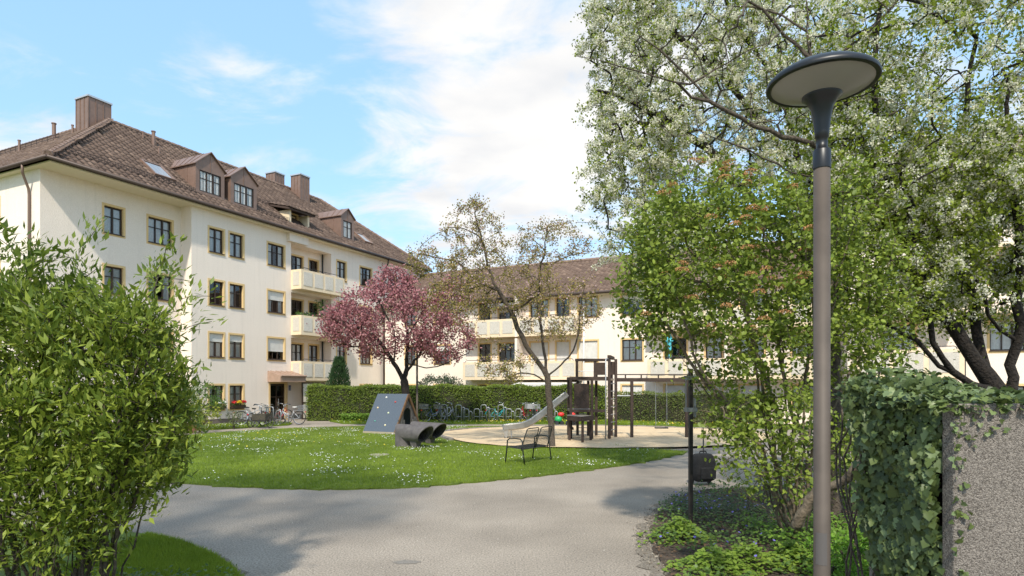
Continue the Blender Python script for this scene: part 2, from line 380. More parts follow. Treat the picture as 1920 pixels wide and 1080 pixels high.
def window(parent, kind, x, z, y=0.0, rz=0.0, ht=WH, curtain=None, shut=0.0, surround=True, wd=None):
    wd = wd or {'N': .86, 'W': 1.22}[kind]; r = window_meshes(kind, wd, ht)
    o = link('window', r['frame'], None, parent)
    c, s_ = math.cos(rz), math.sin(rz); o.location = (x - wd / 2 * c, y - wd / 2 * s_, z); o.rotation_euler = (0, 0, rz)
    if rz: o.location = (x - wd / 2 * c, y - wd / 2 * s_, z)
    link('pane', r['pane'], None, o); link('sill', r['sill'], None, o)
    if surround: link('surround', r['surround'], None, o)
    link('room', r['room'], None, o)
    if curtain is not None: link('curtain', r['curtain'][curtain], None, o)
    if shut: link('shutter', shutter_mesh(wd, ht, shut), None, o)
    return o
def facade(name, parent, x0, x1, z0, z1, holes, y=0.0, m=PLASTER, flip=None):
    """front skin of a wall with rectangular holes (x0, x1, z0, z1)"""
    xs = sorted({x0, x1, *[h[0] for h in holes], *[h[1] for h in holes]}); zs = sorted({z0, z1, *[h[2] for h in holes], *[h[3] for h in holes]})
    b = MB(); idx = {}; V = []; Fs = []
    def vid(x, z):
        if (x, z) not in idx: idx[(x, z)] = len(V); V.append((x, y, z) if flip is None else (flip, -x, z))
        return idx[(x, z)]
    for i in range(len(xs) - 1):
        for j in range(len(zs) - 1):
            cx, cz = (xs[i] + xs[i + 1]) / 2, (zs[j] + zs[j + 1]) / 2
            if any(h[0] < cx < h[1] and h[2] < cz < h[3] for h in holes): continue
            Fs.append((vid(xs[i], zs[j]), vid(xs[i + 1], zs[j]), vid(xs[i + 1], zs[j + 1]), vid(xs[i], zs[j + 1])))
    b.add(V, Fs); return b.build(name, m, parent)
def whole(kind, x, z, ht=WH, wd=None):
    wd = wd or {'N': .86, 'W': 1.22}[kind]; return (round(x - wd / 2, 4), round(x + wd / 2, 4), z, z + ht)
def roof_tiles(parent, O, U, Vv, um, vm, inside, tw=.30, th=.335):
    O = np.array(O, float); U = unit(np.array(U, float)); Vv = unit(np.array(Vv, float)); Nn = np.cross(U, Vv)
    if Nn[2] < 0: Nn = -Nn
    uu, vv = np.meshgrid(np.arange(0, um, tw), np.arange(0, vm, th)); uu = uu.ravel(); vv = vv.ravel()
    k = np.array([inside(a + tw / 2, b + th / 2) for a, b in zip(uu, vv)]); uu = uu[k] + RNG.normal(size=k.sum()) * .004; vv = vv[k] + RNG.normal(size=k.sum()) * .006
    pu = np.array([0, .18, .38, .58, .75, 1.0]) * tw; ph = np.array([.005, .05, .06, .03, .0, .005])
    rows = [(-.02, -.01), (-.02, .03), (th + .02, .0)]          # (v offset, extra height): lip bottom, lip top, upper end
    T = np.array([(a, r[0], (h if q else 0) + r[1]) for q, r in enumerate(rows) for a, h in zip(pu, ph)])
    Fc = np.array([(q * 6 + i, q * 6 + i + 1, (q + 1) * 6 + i + 1, (q + 1) * 6 + i) for q in range(2) for i in range(5)])
    n = len(uu); lift = RNG.normal(size=n) * .006
    V = O + (uu[:, None, None] + T[None, :, 0:1]) * U + (vv[:, None, None] + T[None, :, 1:2]) * Vv + (T[None, :, 2:3] + lift[:, None, None]) * Nn
    Fa = (Fc[None] + (np.arange(n) * 18)[:, None, None]).reshape(-1, 4)
    rn = np.clip(RNG.beta(1.6, 3.2, n), 0, 1); rn[RNG.random(n) < .05] = 1.0
    return link('roof_tiles', mesh_np('roof_tiles', V.reshape(-1, 3), Fa, np.repeat(rn, 18)), TILE, parent, 'stuff')
def ridge_tiles(parent, p, q, name='ridge_tiles', r=.13):
    p = Vector(p); q = Vector(q); L = (q - p).length; n = int(L / .36); m = MB()
    for i in range(n):
        a = p + (q - p) * (i / n); b = p + (q - p) * ((i + 1.12) / n); m.tube([a, b], [r * 1.12, r * .92], 8)
    return m.build(name, TILE_R, parent, kind='stuff')
def gutter(parent, p, q, r=.085):
    m = MB(); m.tube([p, q], r, 8); return m.build('gutter', GUTTER, parent, smooth=True)
def downpipe(parent, pts, m=GUTTER, r=.05): return MB().tube(pts, r, 8).build('downpipe', m, parent, smooth=True)
def chimney(parent, x, y, wx, wy, z0, z1, seams=3):
    c = MB().box(x - wx / 2, x + wx / 2, y - wy / 2, y + wy / 2, z0, z1).build('chimney', SHEET, parent)
    s_ = MB()
    for i in range(seams + 1):
        u = i / seams; xx = x - wx / 2 + wx * u; yy = y - wy / 2 + wy * u
        s_.box(xx - .012, xx + .012, y - wy / 2 - .028, y - wy / 2 - .002, z0, z1 - .002); s_.box(x - wx / 2 - .028, x - wx / 2 - .002, yy - .012, yy + .012, z0, z1 - .002)
    s_.build('seams', SHEET, c)
    MB().box(x - wx / 2 - .06, x + wx / 2 + .06, y - wy / 2 - .06, y + wy / 2 + .06, z1, z1 + .09).build('cap', CAPM, c)
    return c
def balcony(parent, x0, x1, y0, y1, z0, z1, npan, ends=(True, True), rail=True):
    t = .11; b = MB(); b.box(x0, x1, y0, y0 + t, z0, z1)
    if ends[0]: b.box(x0, x0 + t, y0 + t, y1, z0, z1)
    if ends[1]: b.box(x1 - t, x1, y0 + t, y1, z0, z1)
    b.box(x0 + t * ends[0], x1 - t * ends[1], y0 + t, y1, z0, z0 + .17)
    o = b.build('balcony', BALC, parent)
    pw = (x1 - x0 - .16) / npan
    for i in range(npan):
        xa = x0 + .08 + pw * i + .10; MB().box(xa, xa + pw - .2, y0 - .022, y0 - .002, z0 + .22, z1 - .13).build('panel', PEBBLE, o)
    if ends[0]: MB().box(x0 - .022, x0 - .002, y0 + .16, y1 - .16, z0 + .22, z1 - .13).build('panel', PEBBLE, o)
    if rail:
        r = MB(); n = max(2, int((x1 - x0) / 1.6)); w_ = (x1 - x0 - .3) / n
        for i in range(n):
            a = x0 + .15 + i * w_; r.tube([(a, y0 + .05, z1), (a + .05, y0 + .05, z1 + .1), (a + .12, y0 + .05, z1 + .12), (a + w_ - .2, y0 + .05, z1 + .12), (a + w_ - .14, y0 + .05, z1 + .09), (a + w_ - .1, y0 + .05, z1)], .018, 6)
        r.build('rail', ANTH, o, smooth=True)
    return o
# ------------------------------------------------------------------ the long apartment building on the left
P0 = Vector((-15.38, 32.08, 0)); RZA = math.pi / 2 - TH
bA = empty('apartment_building', P0, RZA, 'four-storey cream apartment block with brown tiled roof, dormers and balconies, beyond the left bush', 'building')
EZ, KP = 11.15, .793
cols = [('N', .07), ('N', 1.31), ('W', 4.06), ('N', 9.6), ('W', 12.08), ('N', 15.1), ('N', 17.3)]
holes = []; wins = []
for k in range(4):
    for i, (kd, x) in enumerate(cols):
        if i == 2 and k == 0: continue
        z = round(zrow(k) + .1, 3); holes.append(whole(kd, x, z)); wins.append((kd, x, z, k, i))
holes.append((3.62, 4.80, 0.0, 2.12))
LX0, LX1 = 5.2, 8.62; log = []
for k, z0 in enumerate((2.30, 5.01, 7.72)):
    holes.append((LX0, LX1, z0 + .17, z0 + 2.56 + (.2 if k == 2 else 0))); log.append((z0 + .17, z0 + 2.56 + (.2 if k == 2 else 0)))
facade('wall', bA, -1.38, 19.2, 0.28, EZ - .12, [h if h[2] > .3 else (h[0], h[1], .28, h[3]) for h in holes])
MB().quad((-1.38, .79, 0), (-1.38, 0, 0), (-1.38, 0, EZ - .12), (-1.38, .79, EZ - .12)).build('return_wall', PLASTER, bA)
shutters = {(1, 0): .36, (1, 1): .30, (1, 2): .62, (2, 2): .42}
curt = {(3, 0): 0, (3, 1): 0, (3, 2): 1, (2, 0): None, (2, 1): 2, (2, 2): 1, (1, 0): 0, (1, 1): 0, (1, 2): None, (0, 0): 1, (0, 1): 0, (3, 3): 0, (3, 4): 1}
for kd, x, z, k, i in wins: window(bA, kd, x, z, curtain=curt.get((k, i), 0), shut=shutters.get((k, i), 0))
whole_w = [('N', -4.71), ('W', -2.47)]
hw = [whole(kd, x, round(zrow(k) + .1, 3)) for k in range(4) for kd, x in whole_w]
facade('wing_wall', bA, -7.71, -1.38, 0.28, EZ - .1, hw, y=.79)
for k in range(4):
    for kd, x in whole_w: window(bA, kd, x, round(zrow(k) + .1, 3), y=.79, curtain=[None, 1, 1, 0][k] if kd == 'W' else 0)
# left end facade, running away to the left
he = [whole('N', -y, round(zrow(k) + .1, 3)) for k in range(4) for y in (4.3, 8.0, 11.6)]
facade('end_wall', bA, -30, -.79, 0.28, EZ - .1, he, flip=-7.71)
for k in range(4):
    for y in (4.3, 8.0, 11.6): window(bA, 'N', -7.71, round(zrow(k) + .1, 3), y=y, rz=-math.pi / 2, curtain=0)
MB().box(-7.69, -1.4, .81, .9, 0, .28).box(-1.36, 3.62, .02, .1, 0, .28).box(4.8, 19.2, .02, .1, 0, .28).box(-7.69, -7.6, .9, 30, 0, .28).build('plinth', PLINTH, bA)
MB().quad((19.2, 0, 0), (19.2, 11, 0), (19.2, 11, EZ), (19.2, 0, EZ)).quad((19.2, 11, 0), (4.3, 11, 0), (4.3, 11, EZ), (19.2, 11, EZ)).quad((4.3, 11, 0), (4.3, 30, 0), (4.3, 30, EZ), (4.3, 11, EZ)).quad((4.3, 30, 0), (-7.71, 30, 0), (-7.71, 30, EZ), (4.3, 30, EZ)).build('rear_wall', PLASTER, bA)
# loggias and balconies
for k, (za, zb) in enumerate(log):
    wz = za + .74
    hb = [whole('W', 6.3, wz, 1.35), whole('N', 7.85, za + .05, 2.04, .82)]
    facade('loggia_wall', bA, LX0, LX1, za, zb, hb, y=.75)
    MB().quad((LX0, .75, za), (LX0, 0, za), (LX0, 0, zb), (LX0, .75, zb)).quad((LX1, 0, za), (LX1, .75, za), (LX1, .75, zb), (LX1, 0, zb)).quad((LX0, 0, zb), (LX1, 0, zb), (LX1, .75, zb), (LX0, .75, zb)).quad((LX0, 0, za), (LX0, .75, za), (LX1, .75, za), (LX1, 0, za)).build('loggia_lining', PLASTER, bA)
    window(bA, 'W', 6.3, wz, y=.75, ht=1.35, curtain=[0, None, 1][k]); window(bA, 'N', 7.85, za + .05, y=.75, ht=2.04, wd=.82, curtain=[0, None, None][k])
    balcony(bA, 5.2, 8.96, -.8, 0, za - .17, za + .99, 4)
    downpipe(bA, [(8.5, .62, za), (8.5, .62, zb)], ANTH, .045)
MB().box(4.85, 6.35, -.26, -.004, 10.52, 11.02).build('fascia_box', PLASTER, bA)
# roof
def in_main(u, v): x = -8.1 + u; q = v / math.hypot(1, KP); return -8.1 + q + .02 < x < 19.5 - q - .1 and not (5.35 < x < 7.0 and .75 < q < 1.75)
roof_tiles(bA, (-8.1, -.5, EZ), (1, 0, 0), (0, 1, KP), 27.6, 7.72, in_main)
def in_limb(u, v): y = -.5 + u; q = v / math.hypot(1, KP); return y > -.5 + q - .3
roof_tiles(bA, (-8.1, -.5, EZ), (0, 1, 0), (1, 0, KP), 26, 7.72, in_limb)
RZ_ = EZ + 6 * KP; dz = -.03
MB().add([(-8.1, -.5, EZ + dz), (19.5, -.5, EZ + dz), (13.5, 5.5, RZ_ + dz), (-2.1, 5.5, RZ_ + dz), (19.5, 11.5, EZ + dz), (3.9, 11.5, EZ + dz), (-8.1, 30, EZ + dz), (-2.1, 30, RZ_ + dz), (3.9, 30, EZ + dz)],
         [(0, 1, 2, 3), (1, 4, 2), (2, 4, 5, 3), (0, 3, 7, 6), (3, 5, 8, 7), (6, 7, 8)]).build('roof', UNDER, bA)
MB().box(-7.98, 19.4, -.42, .79, EZ - .16, EZ - .10).box(-7.98, -7.3, .79, 30, EZ - .16, EZ - .1).build('soffit', SOFFIT, bA)
ridge_tiles(bA, (-8.05, -.45, EZ + .10), (-2.1, 5.5, RZ_ + .06), 'hip_tiles', .15)
ridge_tiles(bA, (-2.1, 5.5, RZ_ + .05), (13.5, 5.5, RZ_ + .05)); ridge_tiles(bA, (-2.1, 5.5, RZ_ + .05), (-2.1, 30, RZ_ + .05)); ridge_tiles(bA, (13.5, 5.5, RZ_ + .05), (19.5, -.5, EZ + .06), 'hip_tiles', .14)
gutter(bA, (-8.17, -.56, EZ - .04), (19.55, -.56, EZ - .04)); gutter(bA, (-8.17, -.56, EZ - .04), (-8.17, 30, EZ - .04))
downpipe(bA, [(-8.17, 1.15, EZ - .08), (-8.12, 1.25, EZ - .4), (-7.80, 1.45, EZ - .95), (-7.78, 1.45, EZ - 1.2), (-7.78, 1.45, .0)], mat('copper_pipe', (.19, .13, .10), .5, metal=.3), .055)
downpipe(bA, [(14.0, -.5, EZ - .08), (14.0, -.42, EZ - .4), (14.0, -.07, EZ - .95), (14.0, -.07, .0)])
def snow_guard(x0, x1, q):
    m = MB(); y = -.5 + q; z = EZ + KP * q + .05
    for h in (.06, .14, .22): m.bar((x0, y, z + h), (x1, y, z + h), .016)
    n = int((x1 - x0) / .12)
    for i in range(n + 1): x = x0 + (x1 - x0) * i / n; m.bar((x, y + .005, z), (x, y + .005, z + .24), .012)
    m.build('snow_guard', GUTTER, bA)
snow_guard(-6.9, -.95, .75); snow_guard(3.1, 5.3, .75); snow_guard(3.4, 7.6, 2.1)
def dormer(x0, x1, yf, ze, za, kind):
    b = -.5; zf = EZ + KP * (yf - b) - .15; d = MB(); xm = (x0 + x1) / 2
    def yroof(z): return b + (z - EZ) / KP
    ww = x1 - x0; wo = ww - .44; wa, wb = x0 + .22, x1 - .22; wz0, wz1 = zf + .28, ze - .30
    # front with window hole
    d.quad((x0, yf, zf), (wa, yf, zf), (wa, yf, ze), (x0, yf, ze)).quad((wb, yf, zf), (x1, yf, zf), (x1, yf, ze), (wb, yf, ze)).quad((wa, yf, zf), (wb, yf, zf), (wb, yf, wz0), (wa, yf, wz0)).quad((wa, yf, wz1), (wb, yf, wz1), (wb, yf, ze), (wa, yf, ze))
    d.add([(x0, yf, ze), (x1, yf, ze), (xm, yf, za)], [(0, 1, 2)])
    for x in (x0, x1): d.add([(x, yf, zf), (x, yf, ze), (x, yroof(ze), ze)], [(0, 1, 2)])
    o = d.build('dormer', SHEET, bA)
    r = MB(); oh = .10; t = .05; e = .09; sl = (za - ze) / (ww / 2)
    for s_ in (-1, 1):
        xe = xm + s_ * (ww / 2 + oh); zb = ze - sl * oh
        vs = [(xm, yf - oh, za + t), (xe, yf - oh, zb + t), (xe, yroof(zb + t) + .1, zb + t), (xm, yroof(za + t) + .1, za + t)]
        vs += [(v[0], v[1], v[2] - t) for v in vs]
        r.add(vs, [(0, 1, 2, 3), (7, 6, 5, 4), (0, 4, 5, 1), (1, 5, 6, 2), (2, 6, 7, 3)])
        for i in range(1, 5):
            u = i / 5; ya = yf - oh
            yb0, yb1 = yroof(za) + .1, yroof(zb) + .1
            r.bar((xm, ya + (yb0 - ya) * u, za + t + .012), (xe, ya + (yb1 - ya) * u, zb + t + .012), .02, .03)
    r.build('dormer_roof', SHEET, o)
    s2 = MB()
    s2.box(xm - .012, xm + .012, yf - .02, yf - .003, wz1 + .02, za - .02)
    for x, sgn in ((x0, -1), (x1, 1)):
        for u in (.33, .66):
            y = yf + (yroof(ze) - yf) * u; s2.box(x + min(sgn * .02, .002 * sgn), x + max(sgn * .02, .002 * sgn), y - .01, y + .01, max(zf, EZ + KP * (y - b) + .02), ze - .02)
    s2.build('seams', SHEET, o)
    h = wz1 - wz0; rm = window_meshes(kind, round(wb - wa, 3), round(h, 3))
    for nm in ('frame', 'pane'):
        q = link({'frame': 'window_frame'}.get(nm, nm), rm[nm], None, o); q.location = (wa, yf - .08, wz0)
    MB().quad((x0 + .05, yf + .5, zf), (x1 - .05, yf + .5, zf), (x1 - .05, yf + .5, ze), (x0 + .05, yf + .5, ze)).build('room', DARKIN, o)
    c = link('curtain', rm['curtain'][0], None, o); c.location = (wa, yf - .12, wz0)
dormer(-.8, .92, .45, 13.42, 14.16, 'W'); dormer(1.24, 2.98, .36, 13.34, 14.05, 'W'); dormer(9.92, 11.2, .32, 13.37, 13.90, 'N')
def skylight(x0, x1, q0, q1):
    n = Vector((0, -KP, 1)).normalized(); V_ = Vector((0, 1, KP)).normalized(); O = Vector((0, -.5, EZ)); s0, s1 = q0 * math.hypot(1, KP), q1 * math.hypot(1, KP)
    def P(x, s_, h): return O + V_ * s_ + n * h + Vector((x, 0, 0))
    m = MB(); w_ = .09
    for a, b_, c, d in ((x0, x0 + w_, s0, s1), (x1 - w_, x1, s0, s1), (x0 + w_, x1 - w_, s0, s0 + w_), (x0 + w_, x1 - w_, s1 - w_, s1)):
        vs = [P(a, c, 0), P(b_, c, 0), P(b_, d, 0), P(a, d, 0), P(a, c, .17), P(b_, c, .17), P(b_, d, .17), P(a, d, .17)]
        m.add(vs, [(4, 5, 6, 7), (0, 1, 5, 4), (1, 2, 6, 5), (2, 3, 7, 6), (3, 0, 4, 7)])
    o = m.build('skylight', SHEET, bA)
    MB().quad(P(x0 + w_, s0 + w_, .14), P(x1 - w_, s0 + w_, .14), P(x1 - w_, s1 - w_, .14), P(x0 + w_, s1 - w_, .14)).build('glass', SKYGLASS, o)
    MB().quad(P(x0 + w_, s0 + w_, .05), P(x1 - w_, s0 + w_, .05), P(x1 - w_, s1 - w_, .05), P(x0 + w_, s1 - w_, .05)).build('blind', CURTAIN, o)
skylight(-2.85, -1.75, 1.2, 2.35); skylight(12.75, 13.7, 1.2, 2.2)
# roof loggia cut into the slope
m = MB(); m.box(5.35, 5.5, .3, 1.2, 11.75, 12.55).box(6.85, 7.0, .3, 1.2, 11.75, 12.55).box(5.5, 6.85, 1.1, 1.2, 11.7, 12.6); m.build('roof_recess', BALC, bA)
m = MB(); m.add([(5.1, .1, 12.62), (7.3, .1, 12.62), (7.3, 1.75, 13.0), (5.1, 1.75, 13.0), (5.1, .1, 12.5), (7.3, .1, 12.5), (7.3, 1.75, 12.9), (5.1, 1.75, 12.9)], [(0, 1, 2, 3), (7, 6, 5, 4), (0, 4, 5, 1), (1, 5, 6, 2), (3, 7, 4, 0)]); m.build('recess_roof', UNDER, bA)
roof_tiles(bA, (5.1, .02, 12.64), (1, 0, 0), (0, 1, .24), 2.2, 1.75, lambda u, v: True)
window(bA, 'N', 6.25, 11.75, y=.98, ht=.8, surround=True, curtain=None)
chimney(bA, -2.35, 6.35, 1.15, 1.05, 14.9, 16.98); chimney(bA, 10.75, 4.75, .85, .85, 14.0, 16.75); chimney(bA, 10.5, 6.9, .85, .85, 14.0, 17.15)
for x, y, z1, r in ((-.3, 4.5, 15.85, .09), (-.62, 4.9, 15.75, .05), (-.6, 3.6, 14.75, .05)):
    z0 = EZ + KP * (y + .5) - .05; MB().tube([(x, y, z0), (x, y, z1)], r, 10).tube([(x, y, z1), (x, y, z1 + .05)], r * 1.3, 10).build('vent_pipe', SHEET, bA, smooth=False)
for x, y, z1, r in ((-3.6, 7.6, 15.6, .09), (-4.2, 9.6, 14.85, .06), (-3.2, 6.7, 15.5, .05)):
    MB().tube([(x, y, 14.0), (x, y, z1)], r, 10).tube([(x, y, z1), (x, y, z1 + .05)], r * 1.3, 10).build('vent_pipe', SHEET, bA)
m = MB()
for i in range(26): m.bar((-3.9, 6.6 + i * .5, 14.5), (-3.9, 6.6 + i * .5, 14.82), .02)
m.bar((-3.9, 6.6, 14.82), (-3.9, 19.4, 14.82), .03).bar((-3.9, 6.6, 14.68), (-3.9, 19.4, 14.68), .02); m.build('snow_guard', GUTTER, bA)
# entrance
d = MB(); d.box(3.62, 3.70, .14, .2, 0, 2.12).box(4.72, 4.80, .14, .2, 0, 2.12).box(3.7, 4.72, .14, .2, 2.0, 2.12).box(3.7, 4.72, .14, .2, 0, .25)
for z in (.75, 1.35): d.box(3.7, 4.72, .145, .195, z - .03, z + .03)
d.box(4.17, 4.25, .144, .196, .25, 2.0); dd = d.build('door', FRAME, bA)
MB().quad((3.7, .17, .25), (4.72, .17, .25), (4.72, .17, 2.0), (3.7, .17, 2.0)).build('pane', GLASS, dd)
MB().tube([(4.3, .08, .9), (4.3, .08, 1.25)], .015, 6).build('handle', STEEL, dd)
r_ = MB().box(3.2, 5.2, .5, 3, -.05, 2.4); r_.f = [f for i, f in enumerate(r_.f) if i != 2]; r_.build('hallway', DARKIN, dd)
m = MB()
for xa, xb, za, zb in ((3.50, 3.62, 0, 2.22), (4.80, 4.92, 0, 2.22), (3.62, 4.80, 2.12, 2.22)): m.box(xa, xb, -.012, .02, za, zb)
m.quad((3.62, .02, 0), (3.62, .15, 0), (3.62, .15, 2.12), (3.62, .02, 2.12)).quad((4.80, .15, 0), (4.80, .02, 0), (4.80, .02, 2.12), (4.80, .15, 2.12)).quad((3.62, .15, 2.12), (4.80, .15, 2.12), (4.80, .02, 2.12), (3.62, .02, 2.12)).build('door_surround', PLASTER_Y, bA)
m = MB(); x0, x1 = 3.42, 5.35
m.add([(x0, -.003, 2.85), (x1, -.003, 2.85), (x1, -1.0, 2.58), (x0, -1.0, 2.58), (x0, -.003, 2.22), (x1, -.003, 2.22), (x1, -1.0, 2.22), (x0, -1.0, 2.22)], [(0, 3, 2, 1), (4, 5, 6, 7), (3, 7, 6, 2), (0, 4, 7, 3), (1, 2, 6, 5)])
CANO = mat('canopy_sheet', (.40, .27, .20), .5, (.34, .225, .165), 4); cp = m.build('canopy', CANO, bA)
m = MB()
for i in range(5): x = x0 + (x1 - x0) * (i + .5) / 5; m.bar((x, -.02, 2.865), (x, -.99, 2.60), .02, .03)
m.build('seams', CANO, cp); MB().tube([(x0, -1.04, 2.56), (x1, -1.04, 2.56)], .05, 8).build('canopy_gutter', CANO, cp)
sg = MB().box(5.0, 5.16, -.03, -.004, 1.72, 2.02).build('house_number_plate', mat('sign_blue', (.03, .06, .20), .4), bA)
m = MB(); m.box(5.03, 5.13, -.036, -.031, 1.86, 1.88).box(5.03, 5.13, -.036, -.031, 1.92, 1.94).box(5.05, 5.08, -.036, -.031, 1.77, 1.82).box(5.09, 5.12, -.036, -.031, 1.77, 1.82); m.build('print', WHITEF, sg)
# glazed screen beside the entrance
sc_ = empty('privacy_screen', P0 + AV * 5.4 + BV * .75, RZA, 'pale panel screen in a dark frame beside the entrance door', 'screen')
MB().box(0, 1.75, .02, .05, .08, .95).build('panel', mat('screen_panel', (.78, .72, .60), .5), sc_); MB().box(0, 1.75, .02, .05, 1.03, 2.12).build('panel', MATS['screen_panel'], sc_)
for x in (-.06, 1.75): MB().box(x, x + .06, .0, .07, 0, 2.2).build('post', FRAME, sc_)
for z in (0, .95, 2.12): MB().box(0, 1.75, .0, .07, z, z + .08).build('rail', FRAME, sc_)
# window boxes with flowers
def petals(n, c, rad, size): 
    q = rdir(n); q[:, 2] = np.abs(q[:, 2]); return np.array(c) + q * np.array(rad) * RNG.random((n, 1)) ** .4
FLR = mat('petal_red', (.55, .02, .03), .6, (.7, .05, .06), rnd=True, trans=.2); FLY = mat('petal_yellow', (.85, .60, .03), .6, (.9, .7, .08), rnd=True, trans=.2); FLW = mat('petal_white', (.8, .8, .78), .6, (.85, .85, .8), rnd=True, trans=.2)
LEAFG = mat('leaf_mid', (.07, .145, .025), .5, (.13, .22, .045), rnd=True, trans=.35)
MTX = Matrix.Translation(P0) @ Matrix.Rotation(RZA, 4, 'Z')
def flower_box(x, cols_, label):
    o = empty('flower_box', MTX @ Vector((x, -.15, zrow(0) + .1)), RZA, label, 'flower box', 'flower boxes on the ground-floor sills')
    MB().box(-.42, .42, -.09, .09, .03, .18).build('trough', FRAME, o)
    n = 160; C = RNG.uniform((-.42, -.12, .16), (.42, .1, .34), (n, 3)); scatter('leaves', LEAF, C, rdir(n), rdir(n), .07, .05, LEAFG, o)
    for xx, m_ in cols_:
        C = petals(60, (xx, -.02, .30), (.13, .10, .13), .05); scatter('blossom', PETAL, C, rdir(60), rdir(60), .07, .07, m_, o)
flower_box(1.31, [(-.28, FLR), (-.05, FLY), (.08, FLY), (.28, FLR), (.36, FLR)], 'flower box with red and yellow blooms on a ground-floor sill')
flower_box(.07, [(.1, FLW), (.3, FLW)], 'flower box with small white blooms on a ground-floor sill')
# plants on the middle balcony
for (x, z, lab) in ((6.6, 6.18, 'green potted plants crowding the middle balcony of the long block'),):
    o = empty('balcony_plants', MTX @ Vector((x, -.4, z)), RZA, lab, 'plant')
    n = 500; C = np.concatenate([RNG.uniform((-1.3, -.25, -.05), (1.5, .25, .22), (380, 3)), RNG.normal(size=(120, 3)) * .18 + np.array([.55, 0, .75])]); scatter('leaves', LEAF, C, rdir(n), rdir(n), .13, .06, LEAFG, o)
    MB().tube([(.55, 0, 0), (.55, 0, .75)], .02, 6).build('stem', FRAME, o); MB().box(-1.3, 1.5, -.12, .12, -.2, -.02).build('trough', TILE_R, o)
# ------------------------------------------------------------------ the lower block at the back
Q0 = Vector((7.12, 36.55, 0))
bB = empty('rear_apartment_building', Q0, -TH, 'three-storey cream block with long balconies behind the playground and cherry tree', 'building')
ZB = 7.6; KB = .534
spec = []                                                        # kind, x, z, height, shutter, curtain
for k in range(3):
    z = round(zrow(k) + .1, 3)
    spec += [('W', -.03, z, WH, [1.0, 0, .28][k], [None, 0, None][k]), ('W', -2.76, z - (.0), WH, [.0, 1.0, .0][k], 0),
             ('N', -9.9, z, WH, 0, None if k else 0), ('W', -8.25, z, WH, [.4, 0, .55][k], None), ('W', -6.0, z, WH, [.5, 1.0, 0][k], 1), ('N', -4.4, z, WH, [0, 1.0, 0][k], None),
             ('W', -13.2, z, WH, .3 if k == 1 else 0, 0), ('N', -15.8, z, WH, 0, 0),
             ('W', 2.5, z, WH, [1.0, 0, .3][k], None if k == 1 else 0), ('N', 4.6, z, WH, [1.0, 0, 0][k], 0), ('W', 6.6, z, WH, [.6, 0, 0][k], 1), ('W', 9.2, z, WH, 0, 0), ('N', 11.8, z, WH, .4, 0)]
facade('wall', bB, -18, 13, 0.0, ZB - .06, [whole(a, b, c, h) for a, b, c, h, *_ in spec])
for a, b, c, h, sh, cu in spec: window(bB, a, b, c, ht=h, shut=sh, curtain=cu)
MB().quad((-18, 10.4, 0), (-18, 0, 0), (-18, 0, ZB), (-18, 10.4, ZB)).quad((13, 0, 0), (13, 10.4, 0), (13, 10.4, ZB), (13, 0, ZB)).quad((13, 10.4, 0), (-18, 10.4, 0), (-18, 10.4, ZB), (13, 10.4, ZB)).add([(-18, 0, ZB), (-18, 10.4, ZB), (-18, 5.2, 10.6)], [(0, 2, 1)]).add([(13, 0, ZB), (13, 10.4, ZB), (13, 5.2, 10.6)], [(0, 1, 2)]).build('side_wall', PLASTER, bB)
roof_tiles(bB, (-18.4, -.6, ZB), (1, 0, 0), (0, 1, KB), 31.8, 6.58, lambda u, v: True)
MB().add([(-18.4, -.6, ZB - .03), (13.4, -.6, ZB - .03), (13.4, 5.2, ZB + 5.8 * KB - .03), (-18.4, 5.2, ZB + 5.8 * KB - .03), (-18.4, 11, ZB - .03), (13.4, 11, ZB - .03)], [(0, 1, 2, 3), (3, 2, 5, 4)]).build('roof', UNDER, bB)
ridge_tiles(bB, (-18.4, 5.2, ZB + 5.8 * KB + .05), (13.4, 5.2, ZB + 5.8 * KB + .05)); gutter(bB, (-18.4, -.67, ZB - .04), (13.4, -.67, ZB - .04))
MB().box(-18, 13, -.55, 0, ZB - .14, ZB - .08).build('soffit', SOFFIT, bB)
for z0 in (2.36, 5.07):
    balcony(bB, -10.98, -7.2, -1.0, 0, z0, z0 + 1.14, 4); balcony(bB, -7.05, -3.1, -1.0, 0, z0, z0 + 1.14, 4, ends=(False, True))
    balcony(bB, 1.12, 5.3, -1.0, 0, z0, z0 + 1.14, 4); balcony(bB, 5.45, 10.5, -1.0, 0, z0, z0 + 1.14, 5, ends=(False, True))
    for x in (-7.2, 5.3): MB().box(x, x + .15, -1.06, -.004, z0 - .02, z0 + 2.6).build('divider', PLASTER, bB)
downpipe(bB, [(-3.0, -.08, 0), (-3.0, -.08, ZB - .2)], WHITEF, .05); downpipe(bB, [(10.8, -.08, 0), (10.8, -.08, ZB - .2)], WHITEF, .05)
def awning(x0, x1, z, depth, drop, m, label):
    o = MB().add([(x0, -.02, z), (x1, -.02, z), (x1, -depth, z - drop), (x0, -depth, z - drop)], [(0, 3, 2, 1)])
    n = 16
    for i in range(n):
        a = x0 + (x1 - x0) * i / n; b_ = x0 + (x1 - x0) * (i + 1) / n; c = (a + b_) / 2
        o.add([(a, -depth, z - drop), (b_, -depth, z - drop), (b_, -depth, z - drop - .12), (c, -depth, z - drop - .19), (a, -depth, z - drop - .12)], [(0, 1, 2, 3, 4)])
    a = o.build('awning', m, bB); a['label'] = label
    sm = a.modifiers.new('thick', 'SOLIDIFY'); sm.thickness = .012
    MB().tube([(x0, -.05, z + .06), (x1, -.05, z + .06)], .07, 8).build('roller_tube', ANTH, a)
    for x in (x0 + .05, x1 - .05): MB().bar((x, -.03, z - .5), (x, -depth + .05, z - drop), .03).build('arm', ANTH, a)
